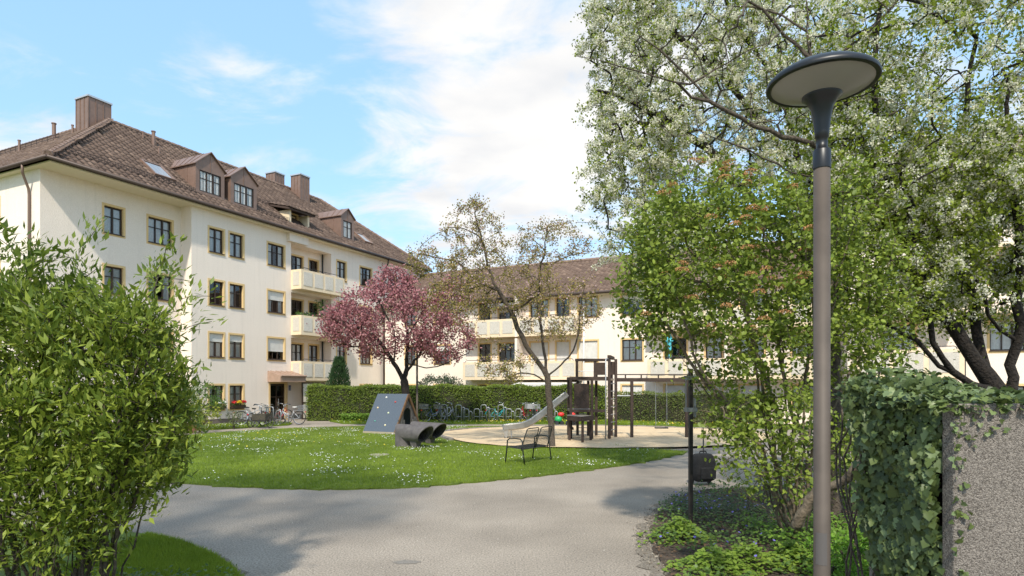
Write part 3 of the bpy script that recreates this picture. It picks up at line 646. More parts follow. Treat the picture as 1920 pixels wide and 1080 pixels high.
awning(-7.0, -3.2, 2.30, 1.9, .22, mat('awning_white', (.78, .76, .72), .9, trans=.25), 'white scalloped awning over a ground-floor terrace'); awning(-9.2, -7.35, 7.38, .9, .18, mat('awning_grey', (.17, .17, .18), .9), 'grey half-extended awning on the top balcony')
# folded sun umbrella on the right-hand balcony
MTB = Matrix.Translation(Q0) @ Matrix.Rotation(-TH, 4, 'Z')
pu = empty('folded_parasol', MTB @ Vector((2.28, -.62, 2.53)), 0, 'folded turquoise parasol standing on a middle balcony of the rear block', 'parasol')
MB().tube([(0, 0, 0), (0, 0, 2.5)], .02, 8).build('pole', WHITEF, pu)
m = MB(); n = 16
prof = [(.05, 1.05), (.10, 1.15), (.07, 1.3), (.085, 1.6), (.09, 1.9), (.17, 2.0), (.10, 2.25), (.02, 2.45)]
vs = []; fs = []
for i, (r, z) in enumerate(prof):
    for k in range(n): a = 2 * math.pi * k / n; rr = r * (1 + .28 * (k % 2)); vs.append((rr * math.cos(a), rr * math.sin(a), z))
    if i: fs += [((i - 1) * n + k, (i - 1) * n + (k + 1) % n, i * n + (k + 1) % n, i * n + k) for k in range(n)]
m.add(vs, fs); m.build('canopy', mat('turquoise_cloth', (.10, .50, .60), .85), pu); MB().lathe([(0.001, 0), (.2, 0), (.2, .06), (.03, .09)], 16).build('foot', ANTH, pu)
# ------------------------------------------------------------------ the block seen through the trees on the right
bC = empty('side_apartment_building', MTB @ Vector((11.0, -3.7, 0)), -TH, 'cream block with yellow-framed windows half hidden behind the blossoming tree at right', 'building')
spC = [(kd, x, round(zrow(k) + .1, 3)) for k in range(4) for kd, x in (('W', 2.0), ('W', 5.9), ('N', 8.2), ('W', 11.5), ('W', 15.0))]
facade('wall', bC, 0, 22, 0, 10.9, [whole(*s_) for s_ in spC])
for kd, x, z in spC: window(bC, kd, x, z, curtain=0)
MB().quad((0, 12, 0), (0, 0, 0), (0, 0, 10.9), (0, 12, 10.9)).quad((22, 0, 0), (22, 12, 0), (22, 12, 10.9), (22, 0, 10.9)).quad((22, 12, 0), (0, 12, 0), (0, 12, 10.9), (22, 12, 10.9)).build('side_wall', PLASTER, bC)
MB().add([(-.5, -.6, 10.9), (22.5, -.6, 10.9), (22.5, 6, 14.4), (-.5, 6, 14.4), (22.5, 12.6, 10.9), (-.5, 12.6, 10.9)], [(0, 1, 2, 3), (3, 2, 4, 5)]).build('roof', TILE_R, bC)
gutter(bC, (-.5, -.67, 10.86), (22.5, -.67, 10.86))
for z0 in (2.36, 5.07): balcony(bC, .3, 4.2, -1.2, 0, z0, z0 + 1.2, 3)
for z0 in (5.07, 7.78):
    m = MB().box(4.6, 9.6, -1.2, 0, z0 - .12, z0 + .02); o = m.build('balcony', BALC, bC); r = MB()
    for i in range(34): r.bar((4.6 + i * 5 / 33, -1.17, z0 + .02), (4.6 + i * 5 / 33, -1.17, z0 + 1.0), .018)
    for z in (.1, .4, .7, 1.0): r.bar((4.6, -1.19, z0 + z), (9.6, -1.19, z0 + z), .022)
    r.build('rail', WHITEF, o)
downpipe(bC, [(4.4, -.08, 0), (4.4, -.08, 10.8)], ANTH, .05)
# ------------------------------------------------------------------ ground
GRASSBASE = mat('lawn_soil', (.08, .12, .012), .95, (.12, .165, .02), 3.0, 6, bump=.5, bscale=40, bdist=.03)
ASPH = mat('asphalt', (.235, .20, .165), .95, (.50, .43, .355), 46, 9, bump=.6, bscale=60, bdist=.01, ramp=(.34, .66), stain=.36, spec=.12)
SAND = mat('sand', (.66, .50, .32), .97, (.54, .40, .245), 2.2, 6, bump=.8, bscale=7, bdist=.06, ramp=(.3, .7))
SOIL = mat('bed_soil', (.10, .072, .05), .97, (.055, .04, .028), 14, 6, bump=1, bscale=25, bdist=.05)
GRAV = mat('gravel_edge', (.30, .26, .21), .95, (.17, .14, .11), 55, 3, bump=1, bscale=60, bdist=.03)
def sheet(name, pts, z, m, thick=0.0, parent=None):
    n = len(pts); b = MB(); b.add([(p[0], p[1], z) for p in pts], [tuple(range(n))])
    if thick: b.add([(p[0], p[1], z) for p in pts] + [(p[0], p[1], z - thick) for p in pts], [(i, n + i, n + (i + 1) % n, (i + 1) % n) for i in range(n)])
    return tag(b.build(name, m, parent), kind='structure')
def dense(pts, step=.25, jit=.0):
    out = []; n = len(pts)
    for i in range(n):
        a, b = Vector(pts[i][:2]), Vector(pts[(i + 1) % n][:2]); k = max(1, int((b - a).length / step))
        for q in range(k):
            p = a + (b - a) * (q / k); out.append((p.x + random.gauss(0, jit), p.y + random.gauss(0, jit)))
    return out
def ccw(p):
    a = sum(p[i][0] * p[(i + 1) % len(p)][1] - p[(i + 1) % len(p)][0] * p[i][1] for i in range(len(p)))
    return p if a > 0 else p[::-1]
sheet('ground', [(-400, -300), (400, -300), (400, 900), (-400, 900)], -.03, GRASSBASE)
sheet('asphalt_path', [(-22, -6), (20, -6), (20, 37.5), (-22, 37.5)], 0, ASPH)
def gp(l): return [tuple(gr(*p))[:2] for p in l]
lawn = gp([(310, 905), (360, 909), (420, 913), (500, 917), (600, 919), (700, 918), (800, 913), (900, 905), (1000, 895.5), (1100, 883), (1160, 875), (1210, 867), (1255, 858), (1288, 849)]) + [(3.5, 20.5), (3.6, 26), (4.5, 30.2), (0, 30.4), (-4, 30.5), (-7.5, 30.4), (-10.2, 29.2), (-12.2, 27.0), (-13.4, 24.6), (-14.2, 20), (-12, 16), (-9.4, 13.6)]
lawn = ccw(lawn)
sheet('lawn', dense(lawn, .16, .045), .035, GRASSBASE, .05)
strip = ccw([(-14.9, 27.1), (-13.6, 28.2), (-12.4, 29.8), (-11.3, 31.3), (-11.6, 32.6), (-13.4, 34.2), (-17.5, 27.6)])
sheet('lawn_strip', dense(strip, .25, .02), .03, GRASSBASE, .05)
far = ccw([(-8.8, 32.3), (-4, 32.2), (0, 32.1), (3.5, 32.0), (8, 30.4), (14, 28.0), (16, 30), (9, 34.5), (2, 38), (-9, 38.5), (-10.2, 34.5)])
sheet('lawn_far', dense(far, .3, .02), .03, GRASSBASE, .05)
nearl = ccw(gp([(150, 985), (285, 1008), (340, 1021), (400, 1046), (440, 1074), (462, 1100), (480, 1140), (480, 1300)]) + [(-1.7, 2), (-9, 2), (-9, 9)])
sheet('lawn_near', dense(nearl, .12, .02), .035, GRASSBASE, .05)
ge = gp([(240, 996), (285, 1004), (345, 1016), (410, 1040), (452, 1070), (476, 1100), (494, 1140), (494, 1300)]) + [(-1.7, 3.2), (-3, 4), (-5, 8)]
sheet('gravel_edge', dense(ccw(ge), .1, .03), .006, GRAV)
bed = gp([(1300, 922), (1262, 944), (1236, 967), (1224, 992), (1222, 1018), (1236, 1052), (1266, 1090), (1310, 1160), (1360, 1300)]) + [(2.0, 2.2), (9.5, 2.2), (9.5, 12.8), (5.2, 12.6)]
bed = ccw(bed)
sheet('planting_bed', dense(bed, .12, .03), .03, SOIL, .04)
sheet('gravel_verge', dense(ccw([(p[0] - .22, p[1] - .02) for p in bed]), .1, .05), .008, GRAV)
# sand pit: a gently dished, uneven sand surface inside a ring of kerb stones
SC, SRX, SRY = (3.6, 24.9), 6.6, 5.15
n, rg = 72, 16; vs = [(SC[0], SC[1], .03)]; fs = []
def sand_edge(a): return (1 + .03 * math.sin(3 * a + 1) + .02 * math.sin(5 * a))
for j in range(1, rg + 1):
    for i in range(n):
        a = 2 * math.pi * i / n; q = j / rg; e = sand_edge(a)
        vs.append((SC[0] + SRX * q * e * math.cos(a), SC[1] + SRY * q * e * math.sin(a), .075 + .018 * math.sin(i * .9 + j) * math.sin(j * 1.3 + i * .31) * (q < .97) + random.gauss(0, .006)))
fs += [(0, 1 + i, 1 + (i + 1) % n) for i in range(n)]
for j in range(rg - 1): fs += [(1 + j * n + i, 1 + (j + 1) * n + i, 1 + (j + 1) * n + (i + 1) % n, 1 + j * n + (i + 1) % n) for i in range(n)]
tag(MB().add(vs, fs).build('sandpit_sand', SAND, None, smooth=True), kind='structure')
KERB = mat('kerb_stone', (.17, .145, .125), .9, (.24, .21, .18), 7, bump=.5, bscale=20)
pit = tag(MB().lathe([(.001, -.02), (.5, -.02)], 8, (SC[0], SC[1], 0)).build('sandpit_floor', SOIL, None), kind='structure')
for i in range(8, 64):
    a0, a1 = 2 * math.pi * (i - 6) / 84, 2 * math.pi * (i - 6 + .95) / 84
    def ep(a, k): e = sand_edge(a); return ((SC[0] + (SRX + k) * e * math.cos(a)), (SC[1] + (SRY + k) * e * math.sin(a)))
    h = .11 + random.uniform(-.02, .02); b = [ep(a0, .0), ep(a1, .0), ep(a1, .2), ep(a0, .2)]
    if ep(a0, 0)[1] < 22.8 and ep(a0, 0)[0] < 9: continue
    o = MB().add([(p[0], p[1], 0) for p in b] + [(p[0], p[1], h) for p in b], [(4, 5, 6, 7), (0, 1, 5, 4), (1, 2, 6, 5), (2, 3, 7, 6), (3, 0, 4, 7)]).build('kerb_stone', KERB, pit, bevel=.02)
# ------------------------------------------------------------------ grass blades, daisies
BLADEM = mat('grass_blade', (.115, .185, .008), .6, (.28, .37, .032), rnd=True, trans=.35)
def inpoly(P, poly):
    x, y = P[:, 0], P[:, 1]; c = np.zeros(len(P), bool); j = len(poly) - 1
    for i in range(len(poly)):
        xi, yi = poly[i]; xj, yj = poly[j]; t = ((yi > y) != (yj > y)) & (x < (xj - xi) * (y - yi) / (yj - yi + 1e-12) + xi); c ^= t; j = i
    return c
def fill(poly, n, box=None):
    p = np.array(poly); lo, hi = p.min(0), p.max(0)
    if box is not None: lo = np.maximum(lo, box[0]); hi = np.minimum(hi, box[1])
    P = RNG.uniform(lo, hi, (n, 2)); P = P[inpoly(P, poly)]
    return P
def in_sand(P, k=.0): return ((P[:, 0] - SC[0]) / (SRX + k)) ** 2 + ((P[:, 1] - SC[1]) / (SRY + k)) ** 2 < 1.0
def vnoise(P, sc, seed):
    r = np.random.default_rng(seed); v = np.zeros(len(P))
    for _ in range(9):
        k = r.normal(size=2) * sc; v += np.sin(P @ k + r.random() * 6.28)
    return v / 4.2
def grass(name, P, h, wd, label, z=.03, tint=0.0):
    n = len(P); C = np.column_stack([P, np.full(n, z)]); D = np.column_stack([RNG.normal(size=(n, 2)) * .55, np.ones(n)])
    rn = np.clip(.45 + .42 * vnoise(P, 1.1, 3) + .15 * vnoise(P, 4, 9) + RNG.normal(size=n) * .2 + tint, 0, 1)
    o = scatter(name, BLADE, C, D, rdir(n), h * RNG.uniform(.5, 1.25, n), wd, BLADEM, None, 'stuff', rn)
    return tag(o, label, 'grass')
P = fill(lawn, 420000); P = P[~in_sand(P, .1)]; keep = RNG.random(len(P)) < np.clip(14.5 / P[:, 1], .3, 1) ** 1.5; P = P[keep]
grass('grass', P, .065, .011, 'mown green grass of the big lawn round the sandpit')
ed = np.array(dense(lawn, .012)); ed = ed[ed[:, 1] < 21] + RNG.normal(size=(len(ed[ed[:, 1] < 21]), 2)) * .03
grass('edge_grass', ed, .085, .010, 'ragged grass fringe along the asphalt edge of the lawn')
P = fill(nearl, 260000, ((-5, 4.2), (-1.6, 9))); grass('near_grass', P, .075, .009, 'bright grass patch beside the path under the left bush', tint=.1)
P = fill(strip, 40000); grass('strip_grass', P, .09, .02, 'thin grass strip under the bicycles by the entrance', tint=.1)
P = fill(far, 90000); P = P[P[:, 1] < 36.5]; grass('far_grass', P, .10, .022, 'grass strip in front of the long hedge', tint=.1)
DAISY = (np.array([(math.cos(a) * .5, math.sin(a) * .5, .1) for a in np.linspace(0, 2 * math.pi, 7)[:-1]]), np.array([(0, 1, 2), (0, 2, 3), (0, 3, 4), (0, 4, 5)]))
def flowers(name, P, z, size, m, label):
    n = len(P); C = np.column_stack([P, z + RNG.uniform(0, .035, n)]); U = unit(np.column_stack([RNG.normal(size=(n, 2)) * .35, np.ones(n)])); D = np.cross(U, rdir(n))
    return tag(scatter(name, DAISY, C, D, U, size, size, m), label, 'flowers')
P = fill(lawn, 36000); P = P[~in_sand(P, .2)]; v = vnoise(P, 1.7, 5) + .5 * vnoise(P, 5, 8); dens = np.clip((v - .15) * 1.1, .02, 1) * (.35 + .65 * np.clip((P[:, 1] - 12) / 12, 0, 1)); dens[(P[:, 0] > -.5) & (P[:, 1] < 15)] *= .6
P = P[RNG.random(len(P)) < dens]
flowers('daisies', P, .055, .032, mat('daisy_white', (.82, .82, .78), .7, (.86, .84, .82), rnd=True, trans=.2), 'white daisies dotted over the big lawn')
P = fill(strip, 4000); P = P[RNG.random(len(P)) < .35]; flowers('strip_daisies', P, .07, .035, MATS['daisy_white'], 'white daisies under the bicycles by the entrance')
P = fill(far, 3000); P = P[(P[:, 1] < 35) & (RNG.random(len(P)) < .5)]; flowers('far_daisies', P, .08, .04, MATS['daisy_white'], 'white daisies in front of the bicycle stands')
P = np.concatenate([fill(far, 900), RNG.normal(size=(160, 2)) * (1.4, .5) + (-.2, 33.2), RNG.normal(size=(60, 2)) * (.5, .2) + (8.2, 31.0)]); P = P[P[:, 1] < 35.2]; flowers('dandelions', P, .12, .055, FLY, 'yellow dandelions in front of the bicycle stands')
P = fill(lawn, 700); P = P[(~in_sand(P, .2)) & (P[:, 1] > 20)][:170]; flowers('lawn_dandelions', P, .07, .045, FLY, 'yellow dandelions on the far part of the lawn')
o = MB().lathe([(.001, .05), (.28, .05), (.28, .0)], 20, tuple(gr(711, 855))).build('manhole_cover', mat('worn_concrete', (.36, .32, .25), .9, (.28, .25, .2), 9, bump=.4), None); tag(o, 'small round sandy cover set in the lawn before the tube seats', 'cover')
# fallen bits on the bed edge: real pebbles
n = 2600; t = RNG.random(n); eb = np.array(dense(bed, .05)); eb = eb[(eb[:, 0] < 3.2) & (eb[:, 1] < 11.5)]; Pp = eb[RNG.integers(0, len(eb), n)] + RNG.normal(size=(n, 2)) * .13
C = np.column_stack([Pp, np.full(n, .02)])
tag(scatter('gravel', PETAL, C, rdir(n), rdir(n), RNG.uniform(.012, .035, n), RNG.uniform(.012, .03, n), mat('pebbles', (.36, .31, .25), .9, (.16, .13, .10), rnd=True)), 'loose gravel along the edge of the planting bed', 'gravel')
# ------------------------------------------------------------------ lamp posts
POLE = mat('lamp_pole_paint', (.11, .088, .072), .6, (.085, .068, .056), 5, metal=.1, spec=.3, bump=.15, bscale=200, bdist=.002)
BLK = mat('lamp_black', (.009, .010, .013), .4, spec=.5)
LENS = mat('lamp_lens', (.38, .36, .33), .3, spec=.5); LENS.node_tree.nodes['Principled BSDF'].inputs['Alpha'].default_value = .72
def lens_mat():
    m = mat('lamp_diffuser', (.62, .60, .56), .6, (.55, .53, .5), 5); return m
def lamp_post(loc, label, seg=40):
    o = empty('street_lamp', loc, 0, label, 'lamp', 'mushroom-head street lamps')
    MB().lathe([(.049, 0), (.049, 3.46), (.001, 3.46)], seg).build('pole', POLE, o, smooth=True)
    MB().lathe([(.052, 3.455), (.053, 3.46), (.053, 3.57), (.05, 3.575), (.034, 3.576), (.034, 3.645), (.040, 3.65), (.043, 3.685), (.050, 3.755), (.066, 3.84), (.092, 3.885), (.116, 3.905), (.116, 3.915), (.10, 3.94), (.055, 3.945)], seg).build('neck', BLK, o, smooth=True)
    MB().lathe([(.325, 3.985), (.329, 3.995), (.325, 4.010), (.30, 4.035), (.24, 4.072), (.16, 4.10), (.08, 4.115), (.001, 4.117)], seg).lathe([(.325, 3.985), (.305, 3.980), (.294, 3.986), (.294, 4.0)], seg).build('hood', BLK, o, smooth=True)
    MB().lathe([(.298, 3.986), (.23, 3.955), (.118, 3.913)], seg).build('diffuser', LENS, o, smooth=True)
    MB().lathe([(.31, 4.02), (.18, 4.032), (.001, 4.036)], seg).build('reflector', lens_mat(), o, smooth=True)
    m = MB()
    for i in range(10): a = i * .628; m.lathe([(.001, 0), (.014, 0), (.014, .012)], 8, (.10 * math.cos(a), .055 * math.sin(a), 4.015))
    m.build('led_ring', mat('led', (.75, .72, .55), .4), o)
    return o
lp = lamp_post(at(1541, 720, 3.9).to_2d().to_3d(), 'tall grey lamp post with black disc head beside the path at right')
b = MB(); 
for i in range(5): pass
b.lathe([(.0505, .97), (.0505, 1.17)], 40); b.f = [f for k, f in enumerate(b.f) if 22 <= k % 40 <= 30]; b.build('sticker', mat('sticker', (.10, .09, .085), .5), lp)
lamp_post(gr(782, 801), 'slim lamp post behind the play hut, its head lost in the pink tree', 16)
# ------------------------------------------------------------------ steel gate post with fittings
POST = mat('gate_post_steel', (.022, .018, .017), .6, (.04, .032, .028), 8, bump=.2, bscale=50)
gpst = empty('gate_post', gr(1295, 993), .15, 'dark square steel post with hinge plates at the edge of the planting bed', 'post')
MB().box(-.027, .027, -.027, .027, 0, 2.32).build('shaft', POST, gpst, bevel=.004)
for z in (2.16, 1.70): MB().box(-.085, .085, -.045, -.033, z, z + .06).box(-.085, .085, .033, .045, z, z + .06).build('clamp', STEEL, gpst); MB().tube([(-.06, -.05, z + .035), (-.06, -.038, z + .035)], .016, 6).tube([(.02, -.05, z + .035), (.02, -.038, z + .035)], .016, 6).build('bolt', STEEL, gpst)
MB().box(.045, .075, -.02, .02, 1.62, 1.90).build('lock_box', STEEL, gpst); MB().bar((-.07, 0, 1.7), (-.07, 0, 2.2), .012).build('rod', STEEL, gpst)
# black trolley bag
bagl = gr(1318, 909)
bag = empty('trolley_bag', bagl, .25, 'bulky black bag trolley standing on the path behind the steel post', 'trolley')
BAGM = mat('bag_fabric', (.008, .008, .009), .9, (.014, .014, .015), 9, bump=.6, bscale=12, bdist=.03)
bag.scale = (.85, .85, .92); m = MB(); rings = []
for z, wx, wy in ((.08, .18, .12), (.13, .27, .2), (.3, .30, .23), (.5, .29, .22), (.64, .26, .19), (.70, .2, .14), (.715, .08, .05)): rings.append([(wx * math.copysign(abs(math.cos(a)) ** .6, math.cos(a)), wy * math.copysign(abs(math.sin(a)) ** .6, math.sin(a)), z) for a in np.linspace(0, 2 * math.pi, 21)[:-1]])
m.add([v for r in rings for v in r], [(i * 20 + k, i * 20 + (k + 1) % 20, (i + 1) * 20 + (k + 1) % 20, (i + 1) * 20 + k) for i in range(6) for k in range(20)] + [tuple(range(19, -1, -1)), tuple(range(120, 140))]); m.build('bag', BAGM, bag, smooth=True)
MB().box(-.2, .2, -.27, -.22, .16, .42).build('pocket', BAGM, bag, bevel=.02); MB().tube([(.12, .16, .1), (.12, .18, 1.18)], .016, 8).tube([(.12, .18, 1.18), (.12, .14, 1.2)], .02, 8).build('handle', ANTH, bag)
m = MB().tube([(-.1, 0, .69), (-.08, 0, .76), (.08, 0, .76), (.1, 0, .69)], .016, 6); m.build('grip', BAGM, bag)
for x in (-.24, .24): MB().tube([(x - .02, .12, .08), (x + .02, .12, .08)], .08, 16).build('wheel', ANTH, bag)
# ------------------------------------------------------------------ bench
BEN = mat('bench_steel', (.022, .026, .027), .45, metal=.2)
bl = (gr(944, 871) + gr(981, 874) + gr(1000, 862) + gr(1036, 864.5)) / 4; bl.z = .03
bench = empty('garden_bench', bl, 0, 'black steel mesh bench for two on the lawn beside the sandpit', 'bench')
LX = Vector((.60, .80, 0)); FX = Vector((-.80, .60, 0))                 # along the seat, towards the sitter's front
def bp(l, f, z): return LX * l + FX * f + Vector((0, 0, z))
for l in (-.62, .62):
    MB().tube([bp(l, .30, 0), bp(l, .25, .42), bp(l, .23, .60), bp(l, .17, .655), bp(l, 0, .665), bp(l, -.18, .655), bp(l, -.24, .60), bp(l, -.255, .42), bp(l, -.32, 0)], .017, 8).build('arm_frame', BEN, bench, smooth=True)
def meshpan(pts, nu, nv, t):
    a, b, c, d = pts; m = MB()
    for i in range(nu + 1): u = i / nu; m.bar(a + (b - a) * u, d + (c - d) * u, t)
    for j in range(nv + 1): v = j / nv; m.bar(a + (d - a) * v, b + (c - b) * v, t)
    return m
s_ = MB().tube([bp(-.62, .24, .42), bp(.62, .24, .42)], .014, 8).tube([bp(-.62, -.22, .39), bp(.62, -.22, .39)], .014, 8); s_.build('seat_frame', BEN, bench)
meshpan((bp(-.6, .24, .425), bp(.6, .24, .425), bp(.6, -.22, .395), bp(-.6, -.22, .395)), 34, 14, .009).build('seat', BEN, bench, kind='stuff')
for l0, l1 in ((-.60, -.03), (.03, .60)):
    P_ = [bp(l0, -.20, .36), bp(l0, -.30, .70), bp(l0 + .02, -.37, .90), bp(l0 + .07, -.385, .93), bp(l1 - .07, -.385, .93), bp(l1 - .02, -.37, .90), bp(l1, -.30, .70), bp(l1, -.20, .36)]
    bf = MB().tube(P_, .014, 8).build('backrest_frame', BEN, bench, smooth=True)
    meshpan((bp(l0 + .02, -.21, .42), bp(l1 - .02, -.21, .42), bp(l1 - .03, -.36, .88), bp(l0 + .03, -.36, .88)), 20, 16, .0035).build('mesh', BEN, bf, kind='stuff')
# ------------------------------------------------------------------ tube seats: mitred concrete pipe elbows
TUBEM = mat('tube_concrete', (.09, .078, .075), .6, (.13, .115, .108), 6, 6, bump=.4, bscale=18, bdist=.02)
def elbow(loc, label):
    o = empty('tube_seat', loc, math.radians(-40), label, 'play tube', 'pair of speaking tubes')
    R, r, n, zc_, L = .28, .25, 32, .47, 1.2
    for rad, nm in ((R, 'pipe'), (r, 'pipe_lining')):
        vs = []; fs = []
        secs = []
        for k in range(n):
            a = 2 * math.pi * k / n; cy, cz = rad * math.cos(a), rad * math.sin(a)
            xm = -cz                                                # 45 degree mitre between the upright and the lying pipe
            secs.append([(xm * 0 + (-cz), cy, 0.0), (-cz, cy, zc_ + cz), (L + (-.25 * (-cz / rad)) * .9 - .12, cy, zc_ + cz)])
        for j in range(3): vs += [s_[j] for s_ in secs]
        for j in range(2): fs += [(j * n + k, j * n + (k + 1) % n, (j + 1) * n + (k + 1) % n, (j + 1) * n + k) for k in range(n)]
        b = MB().add(vs, fs)
        p = b.build(nm, TUBEM, o if nm == 'pipe' else o.children[0], smooth=False)
        p.data.polygons.foreach_set('use_smooth', [False] * len(p.data.polygons))
        e = p.modifiers.new('edge', 'EDGE_SPLIT'); e.split_angle = math.radians(38); p.data.polygons.foreach_set('use_smooth', [True] * len(p.data.polygons))
    vs = []
    for rad in (R, r):
        for k in range(n):
            a = 2 * math.pi * k / n; cy, cz = rad * math.cos(a), rad * math.sin(a); vs.append((L + .25 * (cz / rad) * .9 - .12 + (.0 if rad == R else -.012 * 0), cy, zc_ + cz))
    MB().add(vs, [(k, (k + 1) % n, n + (k + 1) % n, n + k) for k in range(n)]).build('rim', TUBEM, o)
    q = MB()
    for i in range(9): x = .28 + i * .085; q.lathe([(r - .004, 0), (r - .028, .012), (r - .004, .024)], 24); 
    q2 = MB(); 
    for i in range(9):
        x = .25 + i * .08; k0 = len(q2.v)
        ring = []
        for rr, xx in ((r - .003, x), (r - .024, x + .012), (r - .003, x + .024)): ring += [(xx, rr * math.cos(2 * math.pi * k / 24), zc_ + rr * math.sin(2 * math.pi * k / 24)) for k in range(24)]
        q2.add(ring, [(j * 24 + k, j * 24 + (k + 1) % 24, (j + 1) * 24 + (k + 1) % 24, (j + 1) * 24 + k) for j in range(2) for k in range(24)])
    q2.build('ribs', mat('tube_inside', (.05, .046, .044), .8), o)
    MB().add([(.5, -.10, 0), (.72, -.10, 0), (.72, .10, 0), (.5, .10, 0), (.40, -.14, .27), (.78, -.14, .27), (.78, .14, .27), (.40, .14, .27)], [(0, 3, 2, 1), (4, 5, 6, 7), (0, 1, 5, 4), (1, 2, 6, 5), (2, 3, 7, 6), (3, 0, 4, 7)]).build('foot', TUBEM, o, bevel=.03)
    return o
elbow(Vector((-3.60, 20.55, .02)), 'dark concrete elbow tube on the lawn, nearer one of the pair'); elbow(Vector((-3.32, 21.9, .02)), 'dark concrete elbow tube on the lawn, farther one of the pair')
# ------------------------------------------------------------------ A-frame play hut with climbing holds
HUTM = mat('hut_panel', (.05, .066, .092), .85, (.115, .14, .17), 160, 2, bump=.3, bscale=120, bdist=.005, ramp=(.35, .7))
WOODG = mat('grey_wood', (.085, .078, .075), .8, (.13, .12, .112), 9, bump=.3); WOODB = mat('brown_wood', (.16, .085, .04), .8, (.11, .06, .03), 8)
hut = empty('play_hut', gr(681, 813.5), -TH, 'blue-grey A-frame play hut with climbing holds beside the tubes', 'play hut')
HL, HWd, HH = 1.62, 1.95, 1.68                                      # local x = along ridge, y = away
for s_, nm in ((0, 'roof_panel'), (1, 'roof_panel')):
    y0, y1 = (0, HWd / 2) if s_ == 0 else (HWd, HWd / 2); dy = .05 if s_ == 0 else -.05
    pnl = MB().add([(0, y0, .12), (HL, y0, .12), (HL, y1, HH), (0, y1, HH), (0, y0 + dy, .12), (HL, y0 + dy, .12), (HL, y1 + dy * .0, HH - .07), (0, y1 + dy * .0, HH - .07)], [(0, 1, 2, 3), (7, 6, 5, 4), (0, 4, 5, 1), (1, 5, 6, 2), (3, 7, 4, 0)]).build(nm, HUTM, hut)
    if s_ == 0:
        for hx, hv, c in ((.55, .90, (.75, .72, .66)), (1.10, .78, (.45, .06, .05)), (.30, .62, (.70, .52, .30)), (.95, .49, (.62, .66, .45)), (.42, .27, (.10, .28, .24)), (1.02, .17, (.75, .66, .42))):
            y = HWd / 2 * hv; z = .12 + (HH - .12) * hv
            MB().lathe([(.001, .035), (.024, .03), (.038, .015), (.042, -.02)], 10).build('climbing_hold', mat('hold_%d' % int(c[0] * 100 + c[1] * 10), c, .6), pnl).matrix_basis = Matrix.Translation((hx, y - .01, z)) @ Matrix.Rotation(math.radians(58), 4, 'X')
MB().box(-.02, HL + .02, .0, .08, 0, .12).box(-.02, HL + .02, HWd - .08, HWd, 0, .12).build('base_board', mat('pale_wood', (.36, .30, .22), .85), hut)
# gable with an arched door
g = MB(); cyl = HWd / 2; xg = HL - .06; n = 12
arch = [(cyl + .27 * math.cos(a), .82 + .27 * math.sin(a)) for a in np.linspace(math.pi, 0, n)]
outl = [(.1, .12), (cyl, HH - .12), (HWd - .1, .12)]
top = [(cyl, HH - .12)]
def gy(z): return .1 + (z - .12) / (HH - .24) * (cyl - .1)
pts = [(cyl - .27, .45)] + arch + [(cyl + .27, .45)]
L_ = [(gy(z), z) for _, z in pts[:7]]; 
for i in range(len(pts) - 1):
    (ya, za), (yb, zb) = pts[i], pts[i + 1]
    def ou(y, z): return (min(gy(max(z, .45)), cyl) if y <= cyl else max(HWd - gy(max(z, .45)), cyl), max(z, .45))
    oa, ob = ou(ya, za), ou(yb, zb)
    if ya <= cyl < yb: g.add([(xg, ya, za), (xg, yb, zb), (xg, ob[0], ob[1]), (xg, cyl, HH - .12), (xg, oa[0], oa[1])], [(0, 1, 2, 3, 4)])
    else: g.add([(xg, ya, za), (xg, yb, zb), (xg, ob[0], ob[1]), (xg, oa[0], oa[1])], [(0, 1, 2, 3)])
go = g.build('gable', WOODG, hut); sm = go.modifiers.new('thick', 'SOLIDIFY'); sm.thickness = .03
for y, h in ((.30, .62), (.46, .70), (.62, .60), (1.33, .60), (1.49, .70), (1.65, .62)): MB().box(HL - .02, HL + .015, y - .07, y + .07, .1, h).build('picket', WOODG, hut)
MB().bar((HL, .02, .1), (HL, cyl, HH - .03), .05, .09).bar((HL, HWd - .02, .1), (HL, cyl, HH - .03), .05, .09).build('barge_board', WOODB, hut)
MB().box(.1, HL - .1, .12, HWd - .12, .02, .06).build('floor', WOODB, hut)
# ------------------------------------------------------------------ climbing frame with slide and swing
TIM = mat('stained_timber', (.062, .040, .030), .75, (.040, .026, .020), 5, 5, bump=.35, bscale=14)
TIMW = mat('worn_timber', (.26, .22, .18), .85, (.20, .17, .14), 8, bump=.3); CHUTE = mat('slide_steel', (.50, .48, .45), .38, (.42, .40, .37), 5, metal=.75)
O_ = gr(1068, 826); pf = empty('climbing_frame', (O_.x, O_.y, .03), -.02, 'dark timber climbing tower with metal slide and swing beam in the sandpit', 'climbing frame')
def cpart(nm, x0, x1, y0, y1, z0, z1, m=TIM): return MB().box(x0, x1, y0, y1, z0, z1).build(nm, m, pf, bevel=.008)
pw = .10
for x, y, h in ((0, 0, 2.22), (.78, 0, 2.22), (0, 1.3, 2.22), (.78, 1.3, 2.22), (.36, 1.3, 2.22)): cpart('post', x, x + pw, y, y + pw, 0, h)
for y in (0, 1.3): cpart('beam', 0, 1.5, y - .005, y + pw + .005, 2.22, 2.34)
cpart('beam', -.02, .08, .11, 1.29, 2.222, 2.32); cpart('platform', .0, .9, .12, 1.28, 1.04, 1.12, TIMW); cpart('rail', .1, .78, .02, .08, 1.02, 1.12)
cpart('panel', .17, .72, .03, .07, 1.16, 2.08); cpart('step', .1, .78, .01, .12, .68, .80, TIMW); cpart('rail', .88, 1.35, .02, .08, 1.02, 1.12)
for z in (.35, .62, .88): MB().tube([(.38, 1.35, z), (.8, 1.35, z)], .015, 8).build('rung', STEEL, pf)
